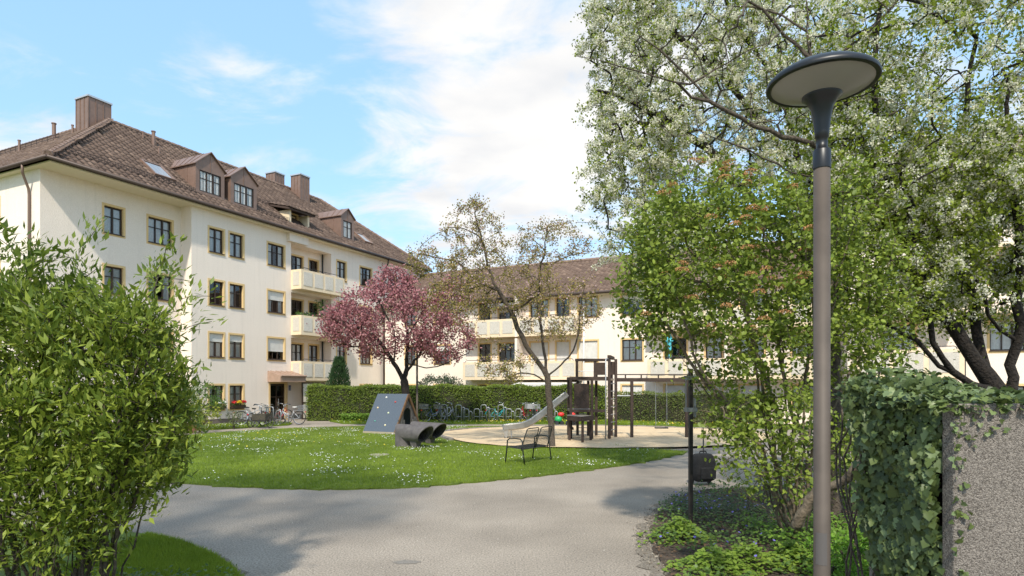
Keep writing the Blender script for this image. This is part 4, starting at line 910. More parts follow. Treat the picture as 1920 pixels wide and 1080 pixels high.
# tall tower
for x, y, h in ((1.42, -.05, 3.02), (1.75, .55, 3.02), (1.70, 1.35, 2.9), (1.1, 1.35, 2.9)): cpart('post', x, x + pw, y, y + pw, 0, h)
for x, z0, z1 in ((.30, 2.34, 2.95), (1.0, 2.34, 2.95)): cpart('post', x, x + pw, .9, .9 + pw, z0, z1)
cpart('beam', .28, 1.6, .88, 1.0, 2.95, 3.05); MB().bar((1.45, -.06, 3.08), (1.82, 1.45, 3.08), .12, .12).build('beam', TIM, pf, bevel=.008)
cpart('panel', 1.08, 1.44, .92, .97, 2.42, 2.90); cpart('panel', 1.55, 1.75, .62, .66, 2.42, 2.92); cpart('platform', .4, 1.75, .75, 1.34, 2.2, 2.28, TIMW)
MB().tube([(.38, .95, 2.56), (1.0, .95, 2.56)], .014, 8).build('rung', STEEL, pf)
MB().tube([(1.30, -.28, 0), (1.30, -.28, 2.95), (1.34, -.22, 3.0), (1.46, 0, 3.0)], .022, 10).build('fire_pole', STEEL, pf, smooth=True)
for z in np.arange(.35, 2.3, .29): MB().tube([(1.5, .05, z), (1.78, .58, z)], .016, 8).build('rung', STEEL, pf)
# low entry platform in front
for x, y in ((-.10, -.75), (.30, -1.5), (.68, -.55), (-.05, -.1)): cpart('post', x, x + .09, y, y + .09, 0, .84)
MB().add([(-.14, -.80, .84), (.28, -1.56, .84), (.80, -.62, .84), (.42, -.02, .84), (-.10, -.02, .84), (-.14, -.80, .93), (.28, -1.56, .93), (.80, -.62, .93), (.42, -.02, .93), (-.10, -.02, .93)], [(4, 3, 2, 1, 0), (5, 6, 7, 8, 9)] + [(i, (i + 1) % 5, 5 + (i + 1) % 5, 5 + i) for i in range(5)]).build('platform', TIMW, pf)
MB().bar((-.14, -.84, .86), (.28, -1.6, .86), .05, .16).bar((.30, -1.58, .86), (.82, -.66, .86), .05, .16).build('edge_board', TIM, pf)
cpart('rail', -.05, .1, -.7, -.1, .42, .5)
# swing beam
cpart('beam', 1.86, 4.55, .60, .72, 2.16, 2.30); cpart('rail', 1.86, 4.7, .64, .68, 2.41, 2.45)
for x in (2.15, 2.75, 3.4, 4.0, 4.5): cpart('spacer', x, x + .05, .64, .68, 2.30, 2.41)
cpart('post', 2.36, 2.47, .60, .71, 0, 2.16); cpart('post', 4.44, 4.54, .6, .71, 0, 2.16); MB().tube([(1.86, .66, 1.62), (2.36, .66, 1.62)], .016, 8).build('bar', STEEL, pf)
for x in (3.32, 3.74): MB().tube([(x, .66, 2.16), (x, .62, .42)], .008, 6).build('chain', STEEL, pf)
MB().box(3.28, 3.78, .52, .70, .38, .42).build('swing_seat', ANTH, pf, bevel=.01)
# slide
sl = [Vector((-.02, .66, 1.62)), Vector((-.35, .62, 1.36)), Vector((-.80, .56, 1.0)), Vector((-1.25, .5, .66)), Vector((-1.6, .46, .47)), Vector((-1.95, .42, .40)), Vector((-2.3, .38, .37)), Vector((-2.46, .36, .33))]
sl = [Vector(p) for p in smooth_poly(sl, .12, 0)]
vs = []; fs = []; prof = [(-.24, .17), (-.235, .0), (-.2, -.03), (.2, -.03), (.235, .0), (.24, .17)]
for i, p in enumerate(sl):
    d = (sl[min(i + 1, len(sl) - 1)] - sl[max(i - 1, 0)]).normalized(); sd_ = Vector((0, 1, 0)); sd_ = (sd_ - d * sd_.dot(d)).normalized(); up = sd_.cross(d)
    if up.z < 0: up = -up
    for a, h in prof: vs.append(p + sd_ * a + up * h)
    if i: fs += [((i - 1) * 6 + k, (i - 1) * 6 + k + 1, i * 6 + k + 1, i * 6 + k) for k in range(5)]
o = MB().add(vs, fs).build('slide', CHUTE, pf, smooth=False); s2 = o.modifiers.new('thick', 'SOLIDIFY'); s2.thickness = .02
m = MB()
for sgn in (0, 5): m.tube([vs[i * 6 + sgn] for i in range(len(sl))], .022, 8)
m.build('slide_rim', CHUTE, o, smooth=True)
MB().add([(-2.48, .14, .34), (-2.48, .58, .34), (-2.36, .58, .0), (-2.36, .14, 0), (-2.28, .14, .34), (-2.28, .58, .34)], [(0, 1, 2, 3), (0, 3, 4), (1, 5, 2)]).build('slide_foot', CHUTE, o)
for y in (.2, .55): MB().tube([(-2.18, y, .36), (-2.16, y, 0)], .02, 8).build('slide_leg', STEEL, o)
# ------------------------------------------------------------------ plastic ride-on toys
def toy(loc, c1, c2, label, rz):
    o = empty('ride_on_toy', loc, rz, label, 'toy', 'plastic toys by the sandpit')
    a = mat('plastic_%s' % c1[0], c1[1], .35); b = mat('plastic_%s' % c2[0], c2[1], .35)
    MB().lathe([(.001, .12), (.14, .14), (.2, .24), (.19, .34), (.12, .42), (.001, .44)], 16).build('body', a, o, smooth=True)
    MB().lathe([(.001, .40), (.12, .42), (.17, .50), (.16, .58), (.08, .63), (.001, .64)], 16, (.14, 0, 0)).build('hood', b, o, smooth=True)
    for x, y in ((-.13, -.16), (.15, -.16), (-.13, .16), (.15, .16)): MB().tube([(x, y - .03, .10), (x, y + .03, .10)], .10, 14).build('wheel', ANTH, o)
RED, GRN = ('red', (.62, .035, .03)), ('green', (.03, .36, .11))
T0 = gr(1047, 796); toy(T0, GRN, RED, 'green and red plastic ride-on toy by the cherry trunk', .2); toy(T0 + Vector((.62, -.3, 0)), RED, RED, 'red plastic ride-on toy half behind the climbing frame', 1.0)
# ------------------------------------------------------------------ bicycle stands and bicycles
def hoop_stand(loc, h, rz, label, group):
    o = empty('bicycle_stand', loc, rz, label, 'bicycle stand', group)
    for y, hh, w_, nm in ((0, h, .30, 'hoop'), (.42, h - .14, .16, 'rear_hoop')):
        x = .0 if nm == 'hoop' else .18
        MB().tube([(x - w_ / 2, y, 0), (x - w_ / 2, y, hh - .08), (x - w_ / 2 + .025, y, hh - .025), (x - w_ / 2 + .08, y, hh), (x + w_ / 2 - .08, y, hh), (x + w_ / 2 - .025, y, hh - .025), (x + w_ / 2, y, hh - .08), (x + w_ / 2, y, 0)], .022, 8).build(nm, STEEL, o, smooth=True)
    MB().tube([(-.15, 0, .28), (.15, 0, .28)], .014, 6).build('crossbar', STEEL, o)
BD = 34.0
for i, (px, tall) in enumerate(((833, 1), (860, 1), (874, 0), (894, 0), (907, 1), (922, 0), (939, 1), (954, 0), (972, 0), (1003, 1), (1022, 0), (1036, 0))):
    h = .92 if tall else .70
    hoop_stand(((px - CX) / FPX * BD, BD, .03), h, -.1, '%s steel hoop stand before the hedge, number %s from the hut end of the row' % ('tall' if tall else 'low', ['one', 'two', 'three', 'four', 'five', 'six', 'seven', 'eight', 'nine', 'ten', 'eleven', 'twelve'][i]), 'hoop stands along the hedge')
for i, (px, py, tall) in enumerate(((459, 797, 0), (508, 796, 1), (522, 797, 0))):
    hoop_stand(gr(px, py, .03), .9 if tall else .72, -.35, ['low steel hoop stand nearest the flower boxes', 'tall steel hoop stand among the bicycles by the entrance', 'low steel hoop stand in front of the entrance door'][i], 'hoop stands by the entrance')
TYRE = mat('tyre', (.018, .018, .018), .85); CHROME = mat('chrome', (.55, .55, .56), .25, metal=.9); BLKP = mat('black_plastic', (.02, .02, .02), .55)
_bk = {}
def bike_meshes():
    if _bk: return _bk
    n = 36; t = MB(); R = .335
    ring = [(R * math.cos(2 * math.pi * k / n), 0, R * math.sin(2 * math.pi * k / n)) for k in range(n + 1)]
    t.tube(ring, .019, 6, caps=False); _bk['tyre'] = t.mesh('wheel', True)
    r = MB(); r.tube([(p[0] * .93, 0, p[2] * .93) for p in ring], .009, 5, caps=False)
    for k in range(14): a = 2 * math.pi * k / 14; r.bar((.02 * math.cos(a + .5), (-1) ** k * .02, .02 * math.sin(a + .5)), (.31 * math.cos(a), 0, .31 * math.sin(a)), .004)
    r.tube([(0, -.04, 0), (0, .04, 0)], .025, 8); _bk['rim'] = r.mesh('rim')
    f = MB(); bb = (.0, 0, .28); se = (-.16, 0, .72); hd = (.42, 0, .82); hl = (.46, 0, .68); ra = (-.46, 0, .335)
    f.tube([bb, se], .017, 8).tube([bb, hl], .02, 8).tube([(-.11, 0, .58), (.43, 0, .78)], .016, 8).tube([hl, hd], .02, 8)
    for y in (-.05, .05): f.tube([bb, (ra[0], y, ra[2])], .010, 6).tube([(-.13, 0, .64), (ra[0], y, ra[2])], .009, 6)
    f2 = MB(); f2.tube([bb, se], .017, 8).tube([bb, (.24, 0, .36), (.38, 0, .56), hl], .022, 8).tube([(-.05, 0, .42), (.16, 0, .44), (.36, 0, .62), hl], .016, 8).tube([hl, hd], .02, 8)
    for y in (-.05, .05): f2.tube([bb, (ra[0], y, ra[2])], .010, 6).tube([(-.13, 0, .64), (ra[0], y, ra[2])], .009, 6)
    _bk['frame'] = f.mesh('frame', True); _bk['frame_low'] = f2.mesh('frame', True)
    k = MB()
    for y in (-.045, .045): k.tube([(.46, y * .6, .70), (.50, y, .5), (.60, y, .335)], .012, 6)
    _bk['fork'] = k.mesh('fork', True)
    h = MB(); h.tube([(.42, 0, .8), (.39, 0, 1.0)], .013, 8).tube([(.22, -.29, 1.03), (.34, -.24, 1.05), (.41, -.08, 1.0), (.41, .08, 1.0), (.34, .24, 1.05), (.22, .29, 1.03)], .012, 8); _bk['handlebar'] = h.mesh('handlebar', True)
    g_ = MB(); 
    for y in (-1, 1): g_.tube([(.30, y * .26, 1.05), (.20, y * .295, 1.03)], .018, 8)
    _bk['grips'] = g_.mesh('grips', True)
    s_ = MB(); s_.add([(.10, 0, .97), (-.02, .035, .985), (-.14, .09, .99), (-.19, .06, .985), (-.19, -.06, .985), (-.14, -.09, .99), (-.02, -.035, .985), (.08, 0, .93), (-.14, .07, .93), (-.17, -.07, .93)], [(0, 6, 5, 4, 3, 2, 1), (0, 1, 2, 8, 7), (2, 3, 4, 9, 8), (4, 5, 6, 0, 7, 9), (7, 8, 9)])
    s_.v = [(x - .16, y, z - .06) for x, y, z in s_.v]; _bk['saddle'] = s_.mesh('saddle')
    sp = MB().tube([(-.16, 0, .72), (-.19, 0, .90)], .012, 8); _bk['seat_post'] = sp.mesh('seat_post', True)
    for cx, a0, a1, key in ((-.46, .25, 2.9, 'mudguard_rear'), (.60, .5, 2.6, 'mudguard_front')):
        m = MB(); pr = None
        for i in range(13):
            a = a0 + (a1 - a0) * i / 12; x, z = cx + .365 * math.cos(a), .335 + .365 * math.sin(a); c = [(x, -.03, z), (x, .03, z)]
            if pr: m.quad(pr[0], pr[1], c[1], c[0])
            pr = c
        _bk[key] = m.mesh('mudguard')
    rk = MB(); rk.bar((-.25, -.06, .72), (-.75, -.06, .72), .012).bar((-.25, .06, .72), (-.75, .06, .72), .012)
    for x in (-.3, -.45, -.6, -.75): rk.bar((x, -.06, .72), (x, .06, .72), .01)
    for y in (-.06, .06): rk.bar((-.6, y, .72), (-.46, y, .335), .01)
    _bk['rack'] = rk.mesh('rack'); _bk['tail'] = MB().box(-.80, -.76, -.03, .03, .62, .68).mesh('tail_light')
    cr = MB(); cr.tube([(0, -.05, .28), (0, .05, .28)], .02, 8).lathe([(.09, 0), (.1, .01)], 20); cr.v = cr.v; 
    cr2 = MB().tube([(0, -.05, .28), (0, .06, .28)], .02, 8).bar((0, .07, .28), (.12, .07, .16), .02).bar((0, -.07, .28), (-.12, -.07, .40), .02).box(.08, .17, .07, .15, .145, .17).box(-.17, -.08, -.15, -.07, .385, .41); _bk['cranks'] = cr2.mesh('cranks')
    def wire(x0, x1, y0, y1, z0, z1):
        b = MB(); n1 = 5
        for z in np.linspace(z0, z1, 4):
            b.bar((x0, y0, z), (x1, y0, z), .008).bar((x0, y1, z), (x1, y1, z), .008).bar((x0, y0, z), (x0, y1, z), .008).bar((x1, y0, z), (x1, y1, z), .008)
        for i in range(n1 + 1):
            x = x0 + (x1 - x0) * i / n1; y = y0 + (y1 - y0) * i / n1
            b.bar((x, y0, z0), (x, y0, z1), .008).bar((x, y1, z0), (x, y1, z1), .008).bar((x0, y, z0), (x0, y, z1), .008).bar((x1, y, z0), (x1, y, z1), .008).bar((x, y0, z0), (x, y1, z0), .008)
        return b.mesh('basket')
    _bk['basket'] = wire(-.82, -.45, -.19, .19, .735, .98); _bk['front_basket'] = wire(.50, .78, -.17, .17, .78, 1.02)
    _bk['crate'] = MB().box(-.84, -.42, -.2, .2, .735, 1.0).mesh('crate')
    return _bk
def bicycle(loc, rz, col, label, group, low=False, basket=None, lean=.06, saddle=BLKP, extra=None):
    k = bike_meshes(); o = empty('bicycle', loc, rz, label, 'bicycle', group); o.rotation_euler = (lean, 0, rz)
    pm = mat('bike_paint_%02d%02d%02d' % tuple(int(c * 99) for c in col), col, .35, metal=.2)
    def put(nm, me, m, par=o):
        q = bpy.data.objects.new(nm, me); COL.objects.link(q); q.parent = par
        if not me.materials: me.materials.append(m)
        if q.material_slots: q.material_slots[0].link = 'OBJECT'; q.material_slots[0].material = m
        return q
    for x in (-.46, .60):
        wv = put('wheel', k['tyre'], TYRE); wv.location = (x, 0, .355); put('rim', k['rim'], CHROME, wv)
    put('frame', k['frame_low' if low else 'frame'], pm); put('fork', k['fork'], pm); hb = put('handlebar', k['handlebar'], CHROME); put('grips', k['grips'], BLKP, hb)
    put('saddle', k['saddle'], saddle); put('seat_post', k['seat_post'], CHROME); put('mudguard', k['mudguard_rear'], extra or BLKP); put('mudguard', k['mudguard_front'], extra or BLKP); put('rack', k['rack'], STEEL); put('tail_light', k['tail'], mat('tail_red', (.5, .02, .02), .4)); put('cranks', k['cranks'], STEEL)
    if basket: put('basket' if basket != 'crate' else 'crate', k[basket], STEEL if basket != 'crate' else mat('crate_grey', (.30, .30, .30), .7))
    return o
GE, GH = 'bicycles parked by the entrance', 'bicycles parked along the hedge'
SADW = mat('saddle_white', (.75, .74, .70), .5)
SIL, DKB, REDB, TEAL, BLU, GRYB = (.42, .43, .45), (.02, .022, .03), (.42, .03, .03), (.02, .30, .34), (.10, .15, .30), (.18, .20, .22)
bicycle(gr(545, 796, .03), 3.0, SIL, 'silver bicycle with white saddle and wire rear basket by the entrance', GE, True, 'basket', saddle=SADW, extra=CHROME)
bicycle(gr(526, 794, .03), 1.2, REDB, 'red bicycle behind the tall hoop stand by the entrance', GE, False, None, -.05)
bicycle(gr(497, 797, .03), 1.9, TEAL, 'teal bicycle in the middle of the group by the entrance', GE, True, None, .08)
bicycle(gr(470, 797, .03), .2, SIL, 'silver bicycle nearest the flower boxes, wheel towards the bush', GE, False, None, -.06)
bicycle(gr(480, 801, .03), 1.45, DKB, 'black bicycle with front wheel towards the lawn by the entrance', GE, True, 'front_basket', .05, extra=CHROME)
# cargo trailer between the bicycles
tr = empty('bicycle_trailer', gr(492, 802, .03), -.3, 'dark two-wheeled bicycle trailer standing before the bicycles', 'trailer')
MB().box(-.36, .36, -.25, .25, .30, .36).build('tray', BLKP, tr); MB().box(-.36, .36, -.27, -.25, .36, .66).box(-.36, .36, .25, .27, .36, .66).box(-.38, -.36, -.25, .25, .36, .66).box(.36, .38, -.25, .25, .36, .66).build('box', mat('trailer_cloth', (.035, .035, .03), .9, (.09, .075, .05), 25), tr)
for x in (-.43, .43):
    wv = link('wheel', bike_meshes()['tyre'].copy(), TYRE, tr); wv.location = (x, 0, .29); wv.rotation_euler = (0, 0, math.pi / 2); wv.scale = (.8, .8, .8); link('rim', bike_meshes()['rim'].copy(), CHROME, wv)
for px, rz, c, lab, low, bk, ln, ex in ((811, .75, BLU, 'blue-grey bicycle with black rear basket at the hut end of the hedge', True, 'basket', .05, None), (838, .9, SIL, 'silver bicycle with rear basket, second from the hut along the hedge', True, 'basket', -.04, CHROME),
                                        (931, .7, TEAL, 'turquoise bicycle leaning in the middle hoop stands', True, None, .07, mat('teal_guard', TEAL, .4)), (984, 1.9, REDB, 'red bicycle with a pale parcel beside the slide', True, 'crate', .05, None), (1003, 1.7, DKB, 'dark blue bicycle with rear basket behind the slide', False, 'basket', -.05, None)):
    bicycle(((px - CX) / FPX * 33.9, 33.9 + .15, .03), rz, c, lab, GH, low, bk, ln, extra=ex)
# flower pot by the yellow shrub
POTM = mat('terracotta', (.40, .20, .125), .85, (.34, .17, .10), 8, bump=.2)
pt = empty('flower_pot', gr(361, 811, .0), 0, 'terracotta pot standing under the yellow-green shrub', 'pot')
MB().lathe([(.001, 0), (.15, 0), (.215, .27), (.235, .27), (.235, .34), (.2, .34), (.19, .29), (.001, .28)], 24).build('vessel', POTM, pt, smooth=False)

# petals, grit and bits of bark lying on the path
n = 900; P = np.column_stack([RNG.uniform(-4.5, 4.2, n), RNG.uniform(6.5, 17, n)]); P = P[~inpoly(P, lawn) & ~inpoly(P, nearl) & ~inpoly(P, bed)]; n = len(P)
tag(scatter('path_grit', PETAL, np.column_stack([P, np.full(n, .006)]), unit(np.column_stack([RNG.normal(size=(n, 2)), np.zeros(n)])), unit(np.column_stack([RNG.normal(size=(n, 2)) * .2, np.ones(n)])), RNG.uniform(.008, .028, n), RNG.uniform(.006, .018, n), mat('grit', (.10, .08, .06), .9, (.62, .58, .50), rnd=True)), 'scattered petals and bark bits on the asphalt path', 'litter')
for pts, lab in (([gr(735, 1054), gr(760, 1050), gr(790, 1053), gr(780, 1057), gr(745, 1058)], 'dark worn dent in the path near the bottom edge'),):
    tag(sheet('path_patch', [(p.x, p.y) for p in pts], .004, mat('patch_asphalt', (.17, .155, .135), .95, (.26, .23, .20), 50, 6, bump=.6, bscale=70, bdist=.01)))
# ------------------------------------------------------------------ vegetation
BARK = mat('bark_grey', (.115, .09, .068), .95, (.055, .042, .033), 22, 6, bump=1, bscale=30, bdist=.03)
BARKD = mat('bark_dark', (.030, .023, .018), .95, (.014, .011, .009), 18, 6, bump=1, bscale=26, bdist=.04)
BARKL = mat('bark_light', (.21, .165, .115), .95, (.11, .085, .06), 14, 6, bump=.8, bscale=30, bdist=.02)
WHITE = mat('blossom_white', (.88, .85, .74), .8, (.70, .69, .50), rnd=True, trans=.42)
PEARL = mat('pear_leaf', (.14, .19, .018), .5, (.31, .37, .04), rnd=True, trans=.4)
CHERL = mat('cherry_leaf', (.22, .23, .04), .6, (.38, .26, .10), rnd=True, trans=.35); CHERP = mat('cherry_petal', (.42, .29, .29), .8, (.55, .40, .39), rnd=True, trans=.3)
PINK = mat('crab_pink', (.26, .082, .098), .8, (.50, .25, .255), rnd=True, trans=.3)
FORS = mat('bush_leaf', (.095, .15, .016), .5, (.31, .37, .05), rnd=True, trans=.35)
VIBL = mat('viburnum_leaf', (.115, .17, .02), .5, (.30, .37, .055), rnd=True, trans=.38)
VIBF = mat('viburnum_head', (.30, .14, .05), .85, (.44, .24, .10), rnd=True)
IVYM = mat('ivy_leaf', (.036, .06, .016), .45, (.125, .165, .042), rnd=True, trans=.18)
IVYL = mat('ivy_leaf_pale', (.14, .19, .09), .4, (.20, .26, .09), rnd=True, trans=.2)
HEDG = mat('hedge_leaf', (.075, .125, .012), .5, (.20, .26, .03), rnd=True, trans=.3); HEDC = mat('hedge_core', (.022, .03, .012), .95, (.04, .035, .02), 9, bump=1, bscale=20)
YELL = mat('yellowgreen_leaf', (.20, .25, .03), .5, (.36, .37, .05), rnd=True, trans=.35); CONI = mat('yew_needle', (.018, .050, .018), .6, (.05, .10, .03), rnd=True, trans=.1)
GERA = mat('geranium_leaf', (.13, .22, .025), .5, (.24, .33, .05), rnd=True, trans=.35); VINC = mat('periwinkle_leaf', (.03, .075, .025), .4, (.08, .14, .04), rnd=True, trans=.2); VIOL = mat('periwinkle_flower', (.15, .12, .48), .7, (.24, .2, .6), rnd=True, trans=.2)
LIT = mat('leaf_litter', (.15, .09, .05), .9, (.07, .045, .03), rnd=True)
def N3(v): return np.array(v, float)
def leaf_cloud(tree, rt, per, spread):
    """points round the thin twigs of a tree, with the twig direction"""
    tw = tree.twigs(rt); tw = tw[np.array(tree.par)[tw] >= 0]; P = np.array(tree.p); par = np.array(tree.par)
    idx = np.repeat(tw, per); d = unit(P[idx] - P[par[idx]]); u = RNG.random(len(idx))[:, None]
    C = P[par[idx]] * (1 - u) + P[idx] * u + RNG.normal(size=(len(idx), 3)) * spread
    return C, d
def put_tree(name, t, bark, label, cat, base, group=None, thick=.012, sides=9):
    o = empty(name, base, 0, label, cat, group); off = N3(base); t.p = [p - off for p in t.p]
    link('trunk', t.mesh('trunk', thick, sides), bark, o); t.p = [p + off for p in t.p]
    return o, off
# ---- left bush (in front of the long block)
base = Vector((-3.95, 5.45, .03)); t = Tree(); t.limb([base + Vector((0, 0, -.05)), base + Vector((0, 0, .06))], .05)
for i in range(46):
    a = random.uniform(0, 6.283); rr = random.uniform(.05, .55); s0 = base + Vector((rr * math.cos(a), rr * math.sin(a) * .7, .0)); lean = Vector((math.cos(a) * random.uniform(.25, .95), math.sin(a) * random.uniform(.1, .6), 0))
    h = random.uniform(1.5, 2.75); t.limb([base + Vector((0, 0, .02)), s0 + Vector((0, 0, .08)), s0 + lean * .4 + Vector((0, 0, h * .45)), s0 + lean + Vector((0, 0, h))], .16, .015)
T = np.concatenate([ell((-4.3, 5.35, 1.68), (1.5, .95, 1.3), 820, .6), ell((-3.4, 5.1, 1.85), (.75, .6, 1.05), 330, .6), ell((-4.2, 4.9, .9), (1.2, .6, .5), 60), ell((-4.1, 5.3, 2.5), (1.1, .6, .5), 130)])
T = T[(T[:, 2] > .35) & ~((T[:, 2] < .95) & (T[:, 0] > -3.25))]; t.reach(T, .14, .12, .12)
P1 = np.array(t.p); sh = P1[RNG.integers(0, len(P1), 900)]; sh = sh[sh[:, 2] > 2.0][:150]; t.reach(sh + np.column_stack([RNG.normal(size=(len(sh), 2)) * .16, RNG.uniform(.2, .62, len(sh))]), .1, .05, .05)
t.radii(.0032, 2.3, .11); bush, off = put_tree('leafy_bush', t, BARK, 'large leafy shrub with lance-shaped leaves and brown stems at the left edge', 'bush', base, sides=6)
C, d = leaf_cloud(t, .009, 18, .055); k = (C[:, 2] > .5) & (RNG.random(len(C)) < np.clip(.25 + C[:, 2] * .45, .3, 1)); C, d = C[k], d[k]; n = len(C)
D = unit(d * .8 + rdir(n) * .7 + np.array([0, 0, .5])); U = unit(rdir(n) * .7 + np.array([0, -.2, 1])); Ln = .03 + .08 * RNG.random(n) ** 1.2; Wd = Ln * RNG.uniform(.27, .40, n)
rest = leaf_parts('leaf', LEAF, C, D, U, Ln, Wd, [FORS], bush); scatter('leaves', LEAF, C[rest] - off, D[rest], U[rest], Ln[rest], Wd[rest], FORS, bush)
print('bush leaves', n)
# ---- viburnum with brown flower heads by the gate post
base = Vector((3.85, 8.15, .03)); t = Tree(); t.limb([base + Vector((0, 0, -.05)), base + Vector((0, 0, .08))], .05)
vl = [((1470, 985), (1420, 830), (1330, 680), (1240, 560)), ((1480, 985), (1450, 800), (1400, 620), (1330, 470)), ((1490, 985), (1480, 780), (1450, 560), (1400, 360)), ((1500, 985), (1510, 780), (1510, 560), (1490, 350)), ((1510, 985), (1545, 820), (1590, 660), (1650, 520)),
      ((1475, 980), (1420, 880), (1375, 800), (1340, 780)), ((1465, 985), (1400, 860), (1330, 720), (1270, 640)), ((1500, 985), (1530, 750), (1560, 520), (1580, 380)), ((1495, 985), (1440, 720), (1350, 560), (1250, 470)), ((1510, 985), (1580, 850), (1640, 740), (1690, 650)), ((1485, 985), (1440, 850), (1370, 760), (1300, 700))]
for q in vl:
    for rep in range(2):
        dd = 8.1 + random.uniform(-.9, .6); pts = [base + Vector((random.uniform(-.22, .22), random.uniform(-.2, .2), .02))]
        for i, (px, py) in enumerate(q): pts.append(at(px + random.uniform(-25, 25) * (i + .3) * .5, py + random.uniform(-20, 20), 8.15 + (dd - 8.15) * (i / 3)))
        t.limb([base + Vector((0, 0, .04))] + pts[1:], .2, .02)
T = np.concatenate([ell(at(1360, 520, 7.8), (1.40, 1.1, 1.42), 430, .6), ell(at(1290, 470, 7.8), (.85, .8, .75), 110, .6), ell(at(1560, 520, 8.0), (.75, .9, 1.6), 140, .6), ell(at(1410, 820, 7.6), (.6, .6, .6), 70), ell(at(1470, 850, 7.4), (.9, .6, .8), 90), ell(at(1640, 560, 8.0), (.42, .6, 1.0), 50)])
t.reach(T, .16, .13, .1); t.radii(.0036, 2.3, .13); vib, off = put_tree('flowering_shrub', t, BARKL, 'tall many-stemmed shrub with round leaves and rusty flower heads behind the lamp post', 'shrub', base, sides=7)
C, d = leaf_cloud(t, .0105, 22, .09); k = (RNG.random(len(C)) < np.clip((C[:, 2] - .1) * .36, .45, .85)) & (C[:, 2] > .7) & ((C[:, 0] > 2.45) | (C[:, 2] > 2.7) | (RNG.random(len(C)) < .22)); C, d = C[k], d[k]; n = len(C)
D = unit(d * .5 + rdir(n)); U = unit(rdir(n) * .8 + np.array([0, -.3, 1])); Ln = RNG.uniform(.035, .075, n); Wd = Ln * RNG.uniform(.6, .8, n)
rest = leaf_parts('leaf', ROUND, C, D, U, Ln, Wd, [VIBL], vib); scatter('leaves', ROUND, C[rest] - off, D[rest], U[rest], Ln[rest], Wd[rest], VIBL, vib); print('viburnum', n)
tp = np.array(t.p)[T.shape[0] * 0:]; px = tp[:, 0] / tp[:, 1] * FPX + CX; py = HY - (tp[:, 2] - EYE) / tp[:, 1] * FPX
cand = np.where((px < 1540) & (py > 290) & (py < 640) & (t.r < .006) & (tp[:, 1] < 7.7))[0]; cand = RNG.permutation(cand)[:60]
for i in cand:
    c = tp[i] + np.array([0, -.12, .07]); m_ = 90; q = rdir(m_); q[:, 2] = np.abs(q[:, 2]); q = q * np.array([.075, .075, .045]) * RNG.uniform(.75, 1, (m_, 1))
    scatter('flower_head', PETAL, c + q - off, rdir(m_), rdir(m_), .014, .014, VIBF, vib)
# ---- slender tree behind the lamp post, nearly bare long branches
def limbs_px(t, L, step=.22, jit=.02):
    for l in L: t.limb([at(*p) for p in l], step, jit)
base = Vector((4.75, 9.1, .02)); t = Tree(); t.limb([base + Vector((0, 0, -.1)), at(1563, 850, 9.1), at(1564, 600, 9.1), at(1556, 400, 9.1), at(1535, 220, 9.0), at(1515, 60, 8.9), at(1503, -90, 8.9)])
limbs_px(t, [((1540, 270, 9.0), (1440, 250, 8.7), (1330, 190, 8.4), (1200, 130, 8.1), (1080, 105, 8.0)), ((1330, 190, 8.4), (1240, 90, 8.2), (1180, 60, 8.1)), ((1520, 110, 9), (1450, 40, 8.8), (1380, -20, 8.6)), ((1550, 330, 9.1), (1480, 320, 8.6), (1400, 280, 8.3), (1300, 240, 8.1)),
             ((1525, 130, 9), (1590, 90, 8.7), (1660, 30, 8.5), (1720, -40, 8.4)), ((1545, 300, 9.0), (1620, 240, 8.8), (1700, 200, 8.6)), ((1560, 480, 9.1), (1600, 430, 9.0), (1660, 380, 8.8)), ((1515, 60, 8.9), (1440, 20, 9.1), (1340, 10, 9.3))])
T = np.concatenate([ell(at(1330, 150, 8.4), (1.6, .9, .9), 120), ell(at(1530, 60, 8.8), (1.7, 1.2, 1.2), 110), ell(at(1640, 200, 8.8), (.9, .9, .9), 50)])
t.reach(T, .2, .10, .05); t.radii(.0042, 2.35, .085); st, off = put_tree('slender_tree', t, BARK, 'slender grey-trunked tree rising behind the lamp post with long thin branches', 'tree', base)
C, d = leaf_cloud(t, .006, 1, .03); k = RNG.random(len(C)) < .5; C, d = C[k], d[k]; n = len(C); scatter('crown', LEAF, C - off, unit(d * .5 + rdir(n)), rdir(n), RNG.uniform(.03, .06, n), .022, PEARL, st)
# ---- blossoming pear trees
def pear(name, base, limbs, vols, r0, rmax, bark, label, per_b, per_l, fs, seedcut):
    t = Tree(); t.limb([at(*p) if len(p) == 3 and p[0] > 60 else Vector(p) for p in limbs[0]], .25, .015)
    limbs_px(t, limbs[1:], .25, .03)
    T = np.concatenate([ell(c, r, n, .7) for c, r, n in vols]); t.reach(T, .2, .14, .08)
    tips = np.array(t.p)[RNG.integers(t.lim, len(t.p), len(T) * 2)]; t.reach(tips + RNG.normal(size=tips.shape) * .22, .14, .1, .05)
    t.radii(r0, 2.35, rmax); o, off = put_tree(name, t, bark, label, 'tree', base, 'blossoming pear trees')
    C, d = leaf_cloud(t, seedcut, 1, .03); sel = RNG.random(len(C)) < np.clip(.62 - .16 * np.clip(5.2 - C[:, 2], 0, 4), .06, .58); Cb = C[sel]; n = len(Cb) * per_b
    Q = np.repeat(Cb, per_b, 0) + rdir(n) * (RNG.random((n, 1)) ** .5) * .085
    scatter('blossom', PETAL, Q - off, rdir(n), rdir(n), fs * RNG.uniform(.7, 1.25, n), fs, WHITE, o)
    n2 = len(C) * per_l; L = np.repeat(C, per_l, 0) + RNG.normal(size=(n2, 3)) * .07
    scatter('crown', LEAF, L - off, rdir(n2), unit(rdir(n2) + np.array([0, 0, .8])), RNG.uniform(.045, .085, n2), RNG.uniform(.03, .05, n2), PEARL, o)
    print(name, len(t.p), n, n2); return o
